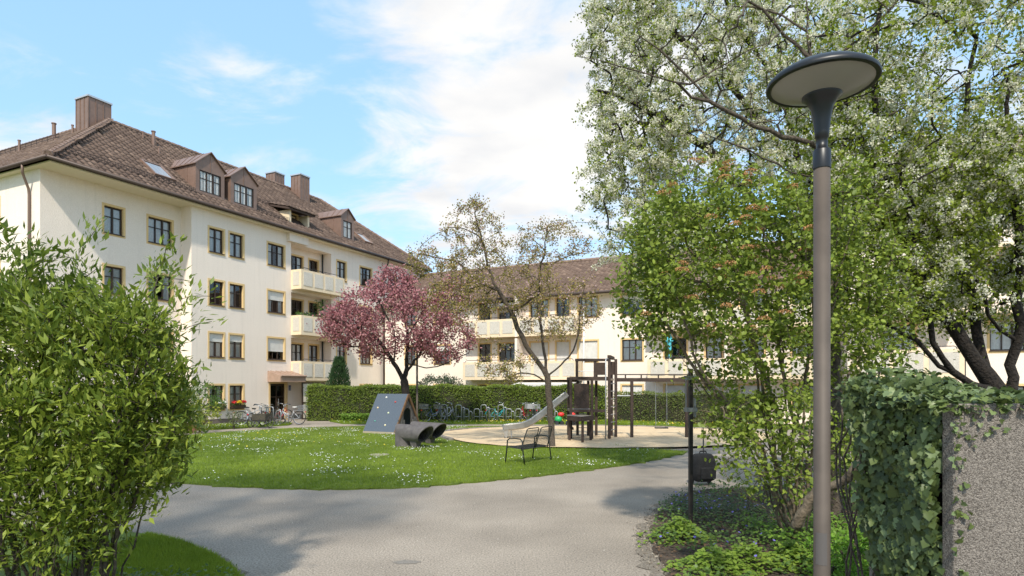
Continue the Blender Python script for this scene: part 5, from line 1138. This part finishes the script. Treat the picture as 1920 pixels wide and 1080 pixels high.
pear('pear_tree', Vector((7.55, 9.3, 0)),
     [[(7.55, 9.3, -.1), (1895, 800, 9.3), (1870, 730, 9.3), (1805, 640, 9.3), (1745, 560, 9.2), (1700, 450, 9.1), (1665, 330, 9.0), (1640, 180, 9.0), (1650, 20, 9.0)],
      ((1850, 700, 9.3), (1828, 620, 9.5), (1812, 520, 9.7), (1790, 400, 9.8), (1800, 250, 9.9), (1830, 80, 9.9)), ((1860, 735, 9.3), (1790, 705, 9.0), (1720, 640, 8.8), (1650, 600, 8.7), (1600, 500, 8.6)),
      ((1790, 705, 9.0), (1755, 640, 8.8), (1738, 570, 8.7), (1712, 470, 8.6), (1690, 360, 8.5)), ((1745, 560, 9.2), (1690, 500, 9.4), (1600, 420, 9.6), (1530, 350, 9.7)), ((1880, 745, 9.3), (1905, 640, 9.2), (1912, 480, 9.0), (1900, 300, 8.9), (1880, 130, 8.8)),
      ((1905, 640, 9.2), (1860, 590, 9.0), (1830, 520, 8.8)), ((1665, 330, 9.0), (1590, 230, 9.2), (1560, 120, 9.3))],
     [(at(1770, 180, 9.3), (2.3, 1.9, 2.3), 520), (at(1700, 360, 9.1), (1.6, 1.3, 1.0), 190), (at(1860, 370, 9.0), (1.0, 1.1, 1.1), 150), (at(1620, 300, 9.3), (1.0, 1.0, 1.4), 120), (at(1690, 490, 9.0), (1.2, .9, 1.0), 230), (at(1830, 530, 9.7), (1.0, .8, .8), 120)],
     .0042, .165, BARKD, 'blossoming white pear tree with thick dark leaning trunks at right, ivy wall in front', 40, 8, .025, .0072)
pear('pear_tree', Vector((7.2, 14.2, 0)),
     [[(7.2, 14.2, -.1), (1545, 700, 14.2), (1530, 500, 14.1), (1500, 330, 14.0), (1470, 160, 13.8), (1450, 0, 13.7), (1440, -120, 13.6)],
      ((1530, 500, 14.1), (1450, 420, 13.6), (1370, 330, 13.2), (1290, 250, 12.9), (1200, 200, 12.8), (1120, 170, 12.7)), ((1500, 330, 14.0), (1410, 210, 13.6), (1320, 110, 13.3), (1230, 30, 13.2), (1160, -40, 13.1)), ((1450, 420, 13.6), (1350, 440, 13.0), (1260, 450, 12.6), (1190, 470, 12.5)),
      ((1515, 420, 14.0), (1590, 280, 14.2), (1640, 120, 14.4)), ((1470, 160, 13.8), (1380, 40, 13.6), (1320, -90, 13.5))],
     [(at(1300, 170, 13.1), (2.35, 1.9, 3.0), 620), (at(1210, 330, 12.8), (1.25, 1.2, 1.9), 230), (at(1290, 500, 12.7), (1.15, 1.1, 1.05), 150), (at(1480, 120, 13.8), (2.2, 1.9, 2.6), 330), (at(1180, 60, 12.9), (1.05, 1.0, 1.1), 110)],
     .0048, .17, BARKD, 'blossoming white pear tree whose crown overhangs the swing and rear block', 38, 5, .031, .0085)
# ---- cherry tree in front of the sandpit
base = gr(1036, 841); base.z = .02; t = Tree(); t.limb([base + Vector((0, 0, -.05)), at(1034, 800, 20.4), at(1030, 760, 20.4), at(1026, 705, 20.4)], .2, .01)
limbs_px(t, [((1026, 705, 20.4), (1000, 668, 20.3), (978, 630, 20.2), (958, 585, 20.1), (935, 545, 20.0), (915, 500, 20.0), (905, 450, 20.0), (890, 400, 19.9), (915, 370, 19.9)), ((1026, 705, 20.4), (1020, 660, 20.5), (1016, 620, 20.6), (1010, 570, 20.7), (1012, 520, 20.8), (1020, 470, 20.8), (1030, 410, 20.8)),
             ((1030, 705, 20.4), (1050, 685, 20.2), (1075, 655, 20.0), (1086, 610, 19.9), (1090, 560, 19.8), (1110, 510, 19.7)), ((1016, 690, 20.4), (985, 665, 20.0), (950, 650, 19.6), (915, 635, 19.3), (890, 630, 19.2)), ((1024, 715, 20.4), (990, 700, 20.0), (965, 702, 19.7), (940, 715, 19.5)),
             ((935, 545, 20), (890, 520, 19.8), (850, 490, 19.7), (800, 480, 19.6), (760, 470, 19.5)), ((905, 450, 20), (870, 430, 20.2), (830, 430, 20.2), (790, 460, 20.2)), ((1020, 500, 20.8), (1070, 480, 20.8), (1120, 470, 20.7), (1140, 465, 20.7)), ((1020, 470, 20.8), (990, 440, 20.9), (970, 420, 20.9)),
             ((958, 585, 20.1), (1000, 560, 19.8), (1040, 540, 19.6)), ((1086, 610, 19.9), (1115, 600, 19.6), (1130, 575, 19.5))])
T = np.concatenate([ell(at(930, 520, 20.1), (2.0, 1.7, 1.2), 260), ell(at(890, 430, 20.0), (1.0, 1.0, .95), 100), ell(at(1040, 450, 20.6), (1.35, 1.0, .65), 90), ell(at(1040, 580, 20.2), (1.5, 1.5, 1.0), 170), ell(at(860, 560, 19.8), (1.2, 1.2, .9), 110), ell(at(940, 690, 19.6), (.8, .7, .45), 50), ell(at(800, 490, 19.7), (.7, .8, .5), 45)])
t.reach(T, .22, .15, .05); t.radii(.006, 2.3, .105); o, off = put_tree('cherry_tree', t, BARK, 'cherry tree with sparse bronze leaves and forked grey trunk beside the bench', 'tree', base)
C, d = leaf_cloud(t, .014, 11, .085); k = RNG.random(len(C)) < .9; C = C[k]; n = len(C); scatter('crown', LEAF, C - off, rdir(n), rdir(n), RNG.uniform(.05, .095, n), .045, CHERL, o)
k = RNG.random(n) < .22; Cp = C[k] + RNG.normal(size=(k.sum(), 3)) * .05; scatter('blossom', PETAL, Cp - off, rdir(len(Cp)), rdir(len(Cp)), .055, .05, CHERP, o); print('cherry', n)
# ---- pink crab apple
base = Vector((-5.05, 29.2, .02)); t = Tree(); t.limb([base + Vector((0, 0, -.05)), at(761, 780, 29.2), at(760, 735, 29.2), at(758, 716, 29.2)], .2, .01)
limbs_px(t, [((758, 716, 29.2), (738, 680, 29.0), (715, 645, 28.7), (685, 620, 28.5), (640, 605, 28.4)), ((758, 716, 29.2), (762, 680, 29.3), (765, 630, 29.4), (755, 580, 29.5), (745, 530, 29.5)), ((760, 700, 29.2), (790, 660, 29.4), (820, 620, 29.6), (850, 590, 29.7)), ((738, 680, 29), (740, 630, 28.6), (720, 580, 28.4), (700, 550, 28.3)),
             ((762, 680, 29.3), (800, 690, 29.0), (840, 680, 28.8), (880, 660, 28.7)), ((715, 645, 28.7), (670, 650, 28.4), (625, 640, 28.2)), ((765, 630, 29.4), (800, 570, 29.3), (810, 540, 29.2))])
T = np.concatenate([ell(at(730, 600, 28.9), (3.0, 2.2, 1.75), 420), ell(at(650, 610, 28.5), (1.3, 1.2, .9), 110), ell(at(830, 630, 29.2), (1.5, 1.4, 1.2), 140), ell(at(740, 530, 29.2), (1.0, 1.0, .7), 70), ell(at(850, 560, 29.3), (.9, .9, .9), 50)])
t.reach(T, .25, .15, .05); t.radii(.007, 2.3, .19); o, off = put_tree('crab_apple_tree', t, BARKD, 'pink-flowering tree behind the play hut before the hedge', 'tree', base)
C, d = leaf_cloud(t, .013, 14, .16); n = len(C); scatter('blossom', PETAL, C - off, rdir(n), rdir(n), RNG.uniform(.07, .12, n), .08, PINK, o)
C, d = leaf_cloud(t, .011, 1, .15); k = (RNG.random(len(C)) < np.where(C[:, 0] > -4.4, .95, .22)); C = C[k]; n = len(C); scatter('crown', LEAF, C - off, rdir(n), rdir(n), .12, .06, mat('crab_leaf', (.10, .12, .03), .6, (.17, .17, .05), rnd=True, trans=.3), o); print('pink', n)
# ---- hedges
def hedge(name, p, q, thick, h, label, dens, size, m=HEDG, core=HEDC, gap=0.0):
    p = N3(p); q = N3(q); L = np.linalg.norm(q - p); u = (q - p) / L; w_ = np.array([-u[1], u[0]])          # w_: away from the viewer
    if w_[1] < 0: w_ = -w_
    o = empty(name, (p[0], p[1], 0), 0, label, 'hedge')
    def hh(s): return h * (1 + .025 * np.sin(s * 1.7 + p[0]) + .02 * np.sin(s * 4.3))
    nL = int(L / .4); vs = []; fs = []
    for i in range(nL + 1):
        s_ = L * i / nL; c = u * s_
        for a, z in ((.14, 0), (.10, hh(s_) * .5), (.16, hh(s_) - .13), (thick - .16, hh(s_) - .13), (thick - .1, 0)):
            a += random.uniform(-.05, .05); vs.append((c[0] + w_[0] * a, c[1] + w_[1] * a, z))
        if i: fs += [((i - 1) * 5 + k, (i - 1) * 5 + k + 1, i * 5 + k + 1, i * 5 + k) for k in range(4)]
    fs += [(4, 3, 2, 1, 0), tuple(len(vs) - 5 + k for k in range(5))]
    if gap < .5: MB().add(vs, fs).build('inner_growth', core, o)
    nf = int(L * h * dens); nt_ = int(L * thick * dens * .8); ne = int(thick * h * dens)
    s1 = RNG.random(nf) * L; z1 = RNG.random(nf) ** .9; a1 = np.abs(RNG.normal(size=nf)) * .09 + .02 + .05 * np.sin(s1 * 2.1 + z1 * 5); f1 = np.stack([s1, a1, z1 * hh(s1)], 1)
    s2 = RNG.random(nt_) * L; f2 = np.stack([s2, RNG.random(nt_) * thick, hh(s2) - np.abs(RNG.normal(size=nt_)) * .07 + .05 * (RNG.random(nt_) < .2)], 1)
    e = [np.stack([x0 + RNG.normal(size=ne) * .07, RNG.random(ne) * thick, RNG.random(ne) * h], 1) for x0 in (.0, L)]
    A = np.concatenate([f1, f2] + e); 
    if gap: A = A[RNG.random(len(A)) > gap * (.5 + .5 * np.sin(A[:, 0] * 2.3) * np.sin(A[:, 2] * 3.1 + 1))]
    C = np.column_stack([u[0] * A[:, 0] + w_[0] * A[:, 1], u[1] * A[:, 0] + w_[1] * A[:, 1], np.maximum(A[:, 2], .02)]); n = len(C)
    out = np.array([-w_[0], -w_[1], .6]); scatter('foliage', LEAF, C, unit(rdir(n) + out * .4), unit(rdir(n) * .7 + out), size * RNG.uniform(.7, 1.3, n), size * .62, m, o)
    return o, u, w_, L
hedge('clipped_hedge', (-11.55, 34.9), (5.3, 35.1), 1.2, 1.98, 'long clipped green hedge behind the bicycle stands', 620, .085)
ho, hu, hw_, hl_ = hedge('loose_hedge', (5.7, 34.6), (13.0, 31.3), .8, 1.62, 'thin brownish-green hedge with bare twigs behind the swing', 430, .08, mat('hedge_leaf_olive', (.085, .125, .02), .6, (.18, .22, .045), rnd=True, trans=.3), gap=.45)
n = 2600; s1 = RNG.random(n) * hl_; a1 = RNG.random(n) * .8; z0 = RNG.random(n) * .9; C = np.column_stack([hu[0] * s1 + hw_[0] * a1, hu[1] * s1 + hw_[1] * a1, z0]); scatter('twigs', BLADE, C, np.column_stack([RNG.normal(size=(n, 2)) * .35, np.ones(n)]), rdir(n), RNG.uniform(.4, .9, n), .014, BARK, ho)
# ---- shrubs as twiggy balls of leaves
def shrub(name, base, rad, cz, m, label, nb, size, per=5, bark=BARK, cat='shrub', tpl=LEAF, group=None, up=.1, rt=.006):
    base = Vector(base); t = Tree(); t.limb([base + Vector((0, 0, -.03)), base + Vector((0, 0, .08))], .05, .0)
    for i in range(7):
        a = i * .9 + random.random(); t.limb([base + Vector((0, 0, .05)), base + Vector((math.cos(a) * rad[0] * .25, math.sin(a) * rad[1] * .25, cz * .5)), base + Vector((math.cos(a) * rad[0] * .5, math.sin(a) * rad[1] * .5, cz))], .15, .01)
    T = ell((base.x, base.y, base.z + cz), rad, nb, .75); T = T[T[:, 2] > base.z + .05]; t.reach(T, .15, .12, up); t.radii(.004, 2.3, .05); o, off = put_tree(name, t, bark, label, cat, base, group, sides=5)
    C, d = leaf_cloud(t, rt, per, size * .7); n = len(C); scatter('foliage', tpl, C - off, unit(d * .4 + rdir(n)), unit(rdir(n) + np.array([0, 0, .6])), size * RNG.uniform(.7, 1.3, n), size * .55, m, o); return o
shrub('round_shrub', (-14.0, 27.9, 0), (1.0, .9, .85), 1.35, LEAFG, 'round clipped green shrub under the corner windows of the long block', 170, .09, 7)
shrub('yellow_shrub', (-13.25, 26.3, 0), (.85, .7, .75), .85, YELL, 'yellow-green shrub with upright twigs behind the terracotta pot', 110, .10, 5)
shrub('young_shrub', (-12.9, 28.7, 0), (.38, .35, .42), .55, mat('pale_leaf', (.12, .15, .06), .6, (.20, .23, .10), rnd=True, trans=.3), 'small loose shrub between the bicycles and the flower boxes', 45, .08, 4)
shrub('forsythia_bush', (-1.2, 37.3, 0), (1.5, .6, .85), 1.2, mat('forsythia_yellow', (.50, .42, .03), .6, (.25, .30, .05), rnd=True, trans=.3), 'yellow flowering bush peeping over the long hedge', 200, .10, 9)
shrub('grey_green_shrub', (-4.3, 37.0, 0), (1.5, .8, .95), 1.75, mat('pine_leaf', (.07, .095, .055), .6, (.12, .15, .09), rnd=True, trans=.2), 'grey-green shrub behind the hedge under the pink tree', 260, .12, 9)
shrub('low_shrub', (9.4, 31.6, 0), (1.3, .5, .45), .45, mat('brown_leaf', (.12, .095, .04), .6, (.15, .17, .06), rnd=True, trans=.2), 'low brownish shrub beyond the sand below the swing', 120, .08, 4)
shrub('pine_shrub', (5.95, 10.6, 0), (.75, .6, .75), 1.55, mat('yellow_conifer', (.20, .22, .02), .6, (.32, .30, .05), rnd=True, trans=.2), 'yellowish feathery shrub behind the ivy at right', 150, .09, 5)
shrub('laurel_shrub', (5.1, 9.6, 0), (.8, .6, .9), .95, LEAFG, 'glossy green shrub between the lamp post and the ivy', 120, .10, 5)
shrub('boxwood_mound', (3.75, 6.1, .0), (.85, .75, .42), .28, mat('bright_moss_leaf', (.10, .23, .015), .6, (.22, .40, .04), rnd=True, trans=.35), 'bright green low mound of fine leaves at the foot of the ivy', 330, .05, 9, rt=.007)
shrub('boxwood_mound', (3.0, 5.3, .0), (.55, .5, .30), .2, MATS['bright_moss_leaf'], 'bright green low mound of fine leaves just right of the lamp post foot', 200, .045, 9, rt=.007)
shrub('hazel_shrub', (7.4, 12.8, 0), (1.3, .9, 1.5), 2.5, PEARL, 'light green twiggy shrub behind the yellowish shrub near the pear trunks', 170, .09, 5)
# ---- yew column behind the hedge
base = Vector((-10.15, 36.3, 0)); o = empty('yew_tree', base, 0, 'dark upright yew standing behind the left end of the hedge', 'tree'); MB().tube([(0, 0, 0), (0, 0, 2.9)], [.09, .03], 8).build('trunk', BARKD, o)
n = 5200; z = RNG.random(n) ** .8 * 3.6; rmx = np.where(z < 1.6, .72, .72 * np.clip((3.75 - z) / 2.15, 0, 1) ** .6); a = RNG.random(n) * 6.283; lob = 1 + .16 * np.sin(a * 5 + z * 2); rr = rmx * lob * RNG.random(n) ** .3
C = np.column_stack([rr * np.cos(a), rr * np.sin(a), z]); scatter('crown', LEAF, C, unit(np.column_stack([np.cos(a) * .5, np.sin(a) * .5, np.ones(n)]) + rdir(n) * .35), rdir(n), RNG.uniform(.12, .24, n), .05, CONI, o)
# ---- bin shelter of exposed aggregate concrete, overgrown with ivy
AGG = mat('aggregate_concrete', (.33, .29, .25), .95, (.10, .085, .072), 95, 3, bump=.6, bscale=95, bdist=.01, ramp=(.36, .58), stain=.3)
_n = AGG.node_tree; _vo = _n.nodes.new('ShaderNodeTexVoronoi'); _vo.inputs['Scale'].default_value = 150; _vo.inputs['Randomness'].default_value = 1.0
_cox = [x for x in _n.nodes if x.type == 'TEX_COORD'][0]; _n.links.new(_cox.outputs['Object'], _vo.inputs['Vector'])
_sp = _n.nodes.new('ShaderNodeSeparateColor'); _n.links.new(_vo.outputs['Color'], _sp.inputs[0]); _mx = [x for x in _n.nodes if x.type == 'MIX'][0]; _n.links.new(_sp.outputs[0], _mx.inputs[0])
_bp = [x for x in _n.nodes if x.type == 'BUMP'][0]; _n.links.new(_vo.outputs['Distance'], _bp.inputs['Height']); _bp.invert = True
sh = empty('bin_shelter', (2.57, 3.6, 0), 0, 'exposed aggregate concrete bin shelter at the right edge, ivy on its roof', 'bin shelter')
MB().box(0, 3.4, 0, .1, 0, 1.985).build('front_panel', AGG, sh, bevel=.008); MB().box(.06, 3.4, .86, .96, 0, 1.96).build('rear_panel', AGG, sh, bevel=.008); MB().box(.03, 3.4, .102, .858, 1.88, 1.96).build('roof_slab', AGG, sh); MB().box(1.6, 1.7, .102, .858, 0, 1.878).build('partition', AGG, sh)
iv = empty('ivy', (2.6, 4.4, 0), 0, 'dark green ivy mass tumbling over the roof and open side of the bin shelter', 'ivy'); off = N3((2.6, 4.4, 0))
n = 6000; C = np.zeros((n, 3)); k1 = 4000
zz = RNG.random(k1) * 2.0 + .15; yy = RNG.uniform(3.71, 4.45, k1); bul = .09 + .17 * np.clip((zz - .9) / 1.2, 0, 1) * np.clip((yy - 3.7) / .8, .15, 1) + .03 * np.sin(yy * 9 + zz * 4)
C[:k1] = np.column_stack([2.65 - bul * RNG.random(k1) ** .5, yy, zz]); k2 = n - k1
xx = RNG.uniform(2.42, 5.6, k2); xx[:700] = RNG.uniform(2.38, 3.3, 700); ya = RNG.uniform(3.58, 4.6, k2); hump = .06 + .17 * np.exp(-((xx - 2.75) / .38) ** 2) * np.exp(-((ya - 4.45) / .45) ** 2)
C[k1:] = np.column_stack([xx, ya, 1.97 + hump * (RNG.random(k2) ** .6) * 1.15]); hang = (C[:, 1] < 3.66) & (C[:, 2] > 1.9); C[hang, 2] -= RNG.random(hang.sum()) * .06
ns = 90; S_ = np.column_stack([2.56 + np.abs(RNG.normal(size=ns)) * .05, np.full(ns, 3.59), 1.98 - RNG.random(ns) ** 1.6 * 1.5]); S2 = np.column_stack([RNG.uniform(2.6, 2.9, 25), np.full(25, 3.585), 1.98 - RNG.random(25) ** 2 * .2]); C = np.vstack([C, S_, S2]); n = len(C)
side = np.arange(n) < k1; Uo = np.where(side[:, None], np.array([[-1.0, -.55, .25]]), np.array([[-.15, -.45, 1.0]])); Uo[-115:] = np.array([-.2, -1, .1])
U = unit(Uo + rdir(n) * .55); D = unit(np.where(side[:, None], np.array([[-.1, -.1, -1.0]]), np.array([[-.4, -.5, -.15]])) + rdir(n) * .6); Ln = RNG.uniform(.03, .07, n); big = RNG.random(n) < .2; Ln[big] *= 1.35; Ln[-115:] *= .6; Wd = Ln * RNG.uniform(.85, 1.05, n)
gapn = vnoise(np.column_stack([C[:, 1] * 3 + C[:, 0], C[:, 2] * 2.2]), 2.2, 33); kk = (gapn > -.55) | ~side | (RNG.random(n) < .15); C, D, U, Ln, Wd, side = C[kk], D[kk], U[kk], Ln[kk], Wd[kk], side[kk]; n = len(C)
C[side, 0] -= .07 * np.clip(gapn[kk][side], 0, 1.2)
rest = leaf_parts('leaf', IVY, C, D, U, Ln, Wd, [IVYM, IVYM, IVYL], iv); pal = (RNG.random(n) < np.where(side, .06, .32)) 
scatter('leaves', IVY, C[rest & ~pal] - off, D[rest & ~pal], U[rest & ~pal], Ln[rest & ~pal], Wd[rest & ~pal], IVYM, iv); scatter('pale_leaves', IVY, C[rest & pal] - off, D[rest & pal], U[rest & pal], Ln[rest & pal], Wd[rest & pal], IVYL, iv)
m = MB()
for i in range(26):
    y0 = random.uniform(3.8, 4.8); p = [(.04 - random.uniform(0, .05), y0 - 4.4 + random.gauss(0, .05), 0.02), (.03, y0 - 4.4 + random.gauss(0, .1), .7), (.02, y0 - 4.4 + random.gauss(0, .15), 1.4), (.03, y0 - 4.4 + random.gauss(0, .15), 2.0)]
    m.tube([Vector(q) for q in smooth_poly(p, .12, .012)], [.012] * len(smooth_poly(p, .12, .012)), 5) if False else m.tube(smooth_poly(p, .12, .01), .008, 5)
m.build('stems', BARK, iv)
lg = empty('dead_branch', (3.35, 6.6, 0), 0, 'thick sawn dead branch reaching from the bed towards the ivy', 'branch'); off = N3(lg.location)
pts = [N3(at(1490, 990, 6.9)), N3(at(1530, 920, 6.7)), N3(at(1575, 905, 6.5)), N3(at(1620, 865, 6.2)), N3(at(1650, 845, 6.0))]; pl = smooth_poly(pts, .08, .012); MB().tube([p - off for p in pl], [.06 - .025 * i / len(pl) for i in range(len(pl))], 10).build('wood', BARKL, lg, smooth=True)
# ---- ground cover in the planting bed
def cover(name, P, h0, h1, size, m, label, tpl=ROUND, wd=.8, cat='ground cover'):
    n = len(P); C = np.column_stack([P, .03 + RNG.uniform(h0, h1, n)]); D = np.column_stack([RNG.normal(size=(n, 2)), RNG.normal(size=n) * .35]); U = unit(rdir(n) * .45 + np.array([0, -.25, 1])); return tag(scatter(name, tpl, C, unit(D), U, size * RNG.uniform(.6, 1.3, n), size * wd, m), label, cat)
def clump(cx, cy, rx, ry, n): return RNG.normal(size=(n, 2)) * np.array([rx, ry]) * .5 + np.array([cx, cy])
P = fill(bed, 26000, ((1.5, 4), (6.5, 12.6))); v = vnoise(P, 2.2, 21); cover('bed_leaf_litter', P[:5000], 0, .03, .05, LIT, 'brown leaf litter over the planting bed', LEAF, .6, 'leaf litter')
Pm = P[(v > -.25)]; Pm = Pm[RNG.random(len(Pm)) < .42]; cover('bed_groundcover', Pm, .02, .20, .05, mat('mixed_leaf', (.06, .12, .025), .5, (.16, .24, .05), rnd=True, trans=.3), 'mixed low leafy plants over the planting bed')
g1 = gr(1300, 972); Pv = clump(g1.x + .25, g1.y + .2, .85, 1.1, 3400); Pv = Pv[inpoly(Pv, bed)]; cover('periwinkle', Pv, .04, .26, .04, VINC, 'dark periwinkle patch with violet flowers round the steel post', LEAF, .5)
Pf = clump(g1.x + .2, g1.y + .1, .8, .9, 90); Pf = np.vstack([Pf, clump(2.5, 7.4, .8, .8, 20)]); flowers('periwinkle_flowers', Pf[inpoly(Pf, bed)], .24, .035, VIOL, 'violet periwinkle flowers round the steel post')
def gclump(px, py, r, label):
    c = gr(px, py); n_ = int(1500 * r); q = RNG.normal(size=(n_, 2)) * r * .5; hh = .26 * np.exp(-(q ** 2).sum(1) / (r * r * .5)); o = empty('geranium_clump', (c.x, c.y, .03), 0, label, 'plant', 'pale geranium clumps'); Cc = np.column_stack([q, hh * RNG.uniform(.45, 1.05, n_)])
    scatter('foliage', IVY, Cc, unit(np.column_stack([q + RNG.normal(size=(n_, 2)) * .1, RNG.normal(size=n_) * .05])), unit(rdir(n_) * .35 + np.array([0, -.25, 1])), RNG.uniform(.035, .065, n_), RNG.uniform(.04, .06, n_), GERA, o)
gclump(1275, 1012, .40, 'lime green lobed-leaf clump at the path edge below the steel post'); gclump(1340, 1075, .42, 'lime green lobed-leaf clump lowest along the path edge'); gclump(1490, 1062, .34, 'lime green lobed-leaf clump at the foot of the many-stemmed shrub'); gclump(1402, 1065, .36, 'lime green lobed-leaf clump between the path edge and the many-stemmed shrub')
P = fill(bed, 26000, ((3.2, 4.8), (5.5, 9))); P = P[RNG.random(len(P)) < .35]; cover('bed_carpet', P, .03, .22, .045, mat('fresh_leaf', (.10, .20, .02), .5, (.21, .34, .05), rnd=True, trans=.3), 'bright low foliage carpeting the bed right of the lamp post')
P = RNG.uniform((-9.5, 34.2), (-5.2, 34.8), (2600, 2)); cover('hedge_foot_plants', P, .0, .42, .12, mat('fresh_leaf', None) if False else MATS['fresh_leaf'], 'pale leafy plants along the foot of the hedge', LEAF, .6)
P = RNG.uniform((-5.6, 4.6), (-2.75, 6.3), (5200, 2)); cover('bush_foot_plants', P, .0, .22, .055, MATS['mixed_leaf'], 'low weeds under the left bush', LEAF, .5)
# trees and roofs beyond, for the horizon to either side
for i, (x, y, r, lab) in enumerate(((26, 46, 4.5, 'broad green tree behind the block at right'), (34, 38, 4.0, 'second green tree far to the right beyond the block'))):
    base = Vector((x, y, 0)); t = Tree(); t.limb([base, base + Vector((0, 0, 3)), base + Vector((.3, 0, 6)), base + Vector((0, .3, 9))], .5, .03); T = ell((x, y, 8), (r, r, r), 200, .7); t.reach(T, .5, .14, .1); t.radii(.012, 2.3, .25); o, off = put_tree('background_tree', t, BARK, lab, 'tree', base, 'trees beyond the blocks', sides=6)
    C, d = leaf_cloud(t, .02, 8, .3); n = len(C); scatter('crown', LEAF, C - off, rdir(n), rdir(n), .3, .2, LEAFG, o)

# unseen tree added behind the camera, crown shaped to shade the path's left
base = Vector((-6.1, -.9, 0)); t = Tree(); t.limb([base + Vector((0, 0, -.1)), base + Vector((.1, 0, 4)), base + Vector((-.1, .1, 8)), base + Vector((0, 0, 12)), base + Vector((.1, 0, 15.5))], .5, .03)
T = ell((-6.1, -.9, 13), (3.5, 3.1, 3.4), 700, .8); t.reach(T, .4, .14, .1); t.radii(.009, 2.35, .3); o, off = put_tree('added_shade_tree', t, BARK, 'unseen leafy tree added behind the viewpoint to shade the left of the path', 'tree', base, sides=7)
C, d = leaf_cloud(t, .02, 2, .3); n = len(C); scatter('crown', LEAF, C - off, rdir(n), rdir(n), .26, .17, LEAFG, o)
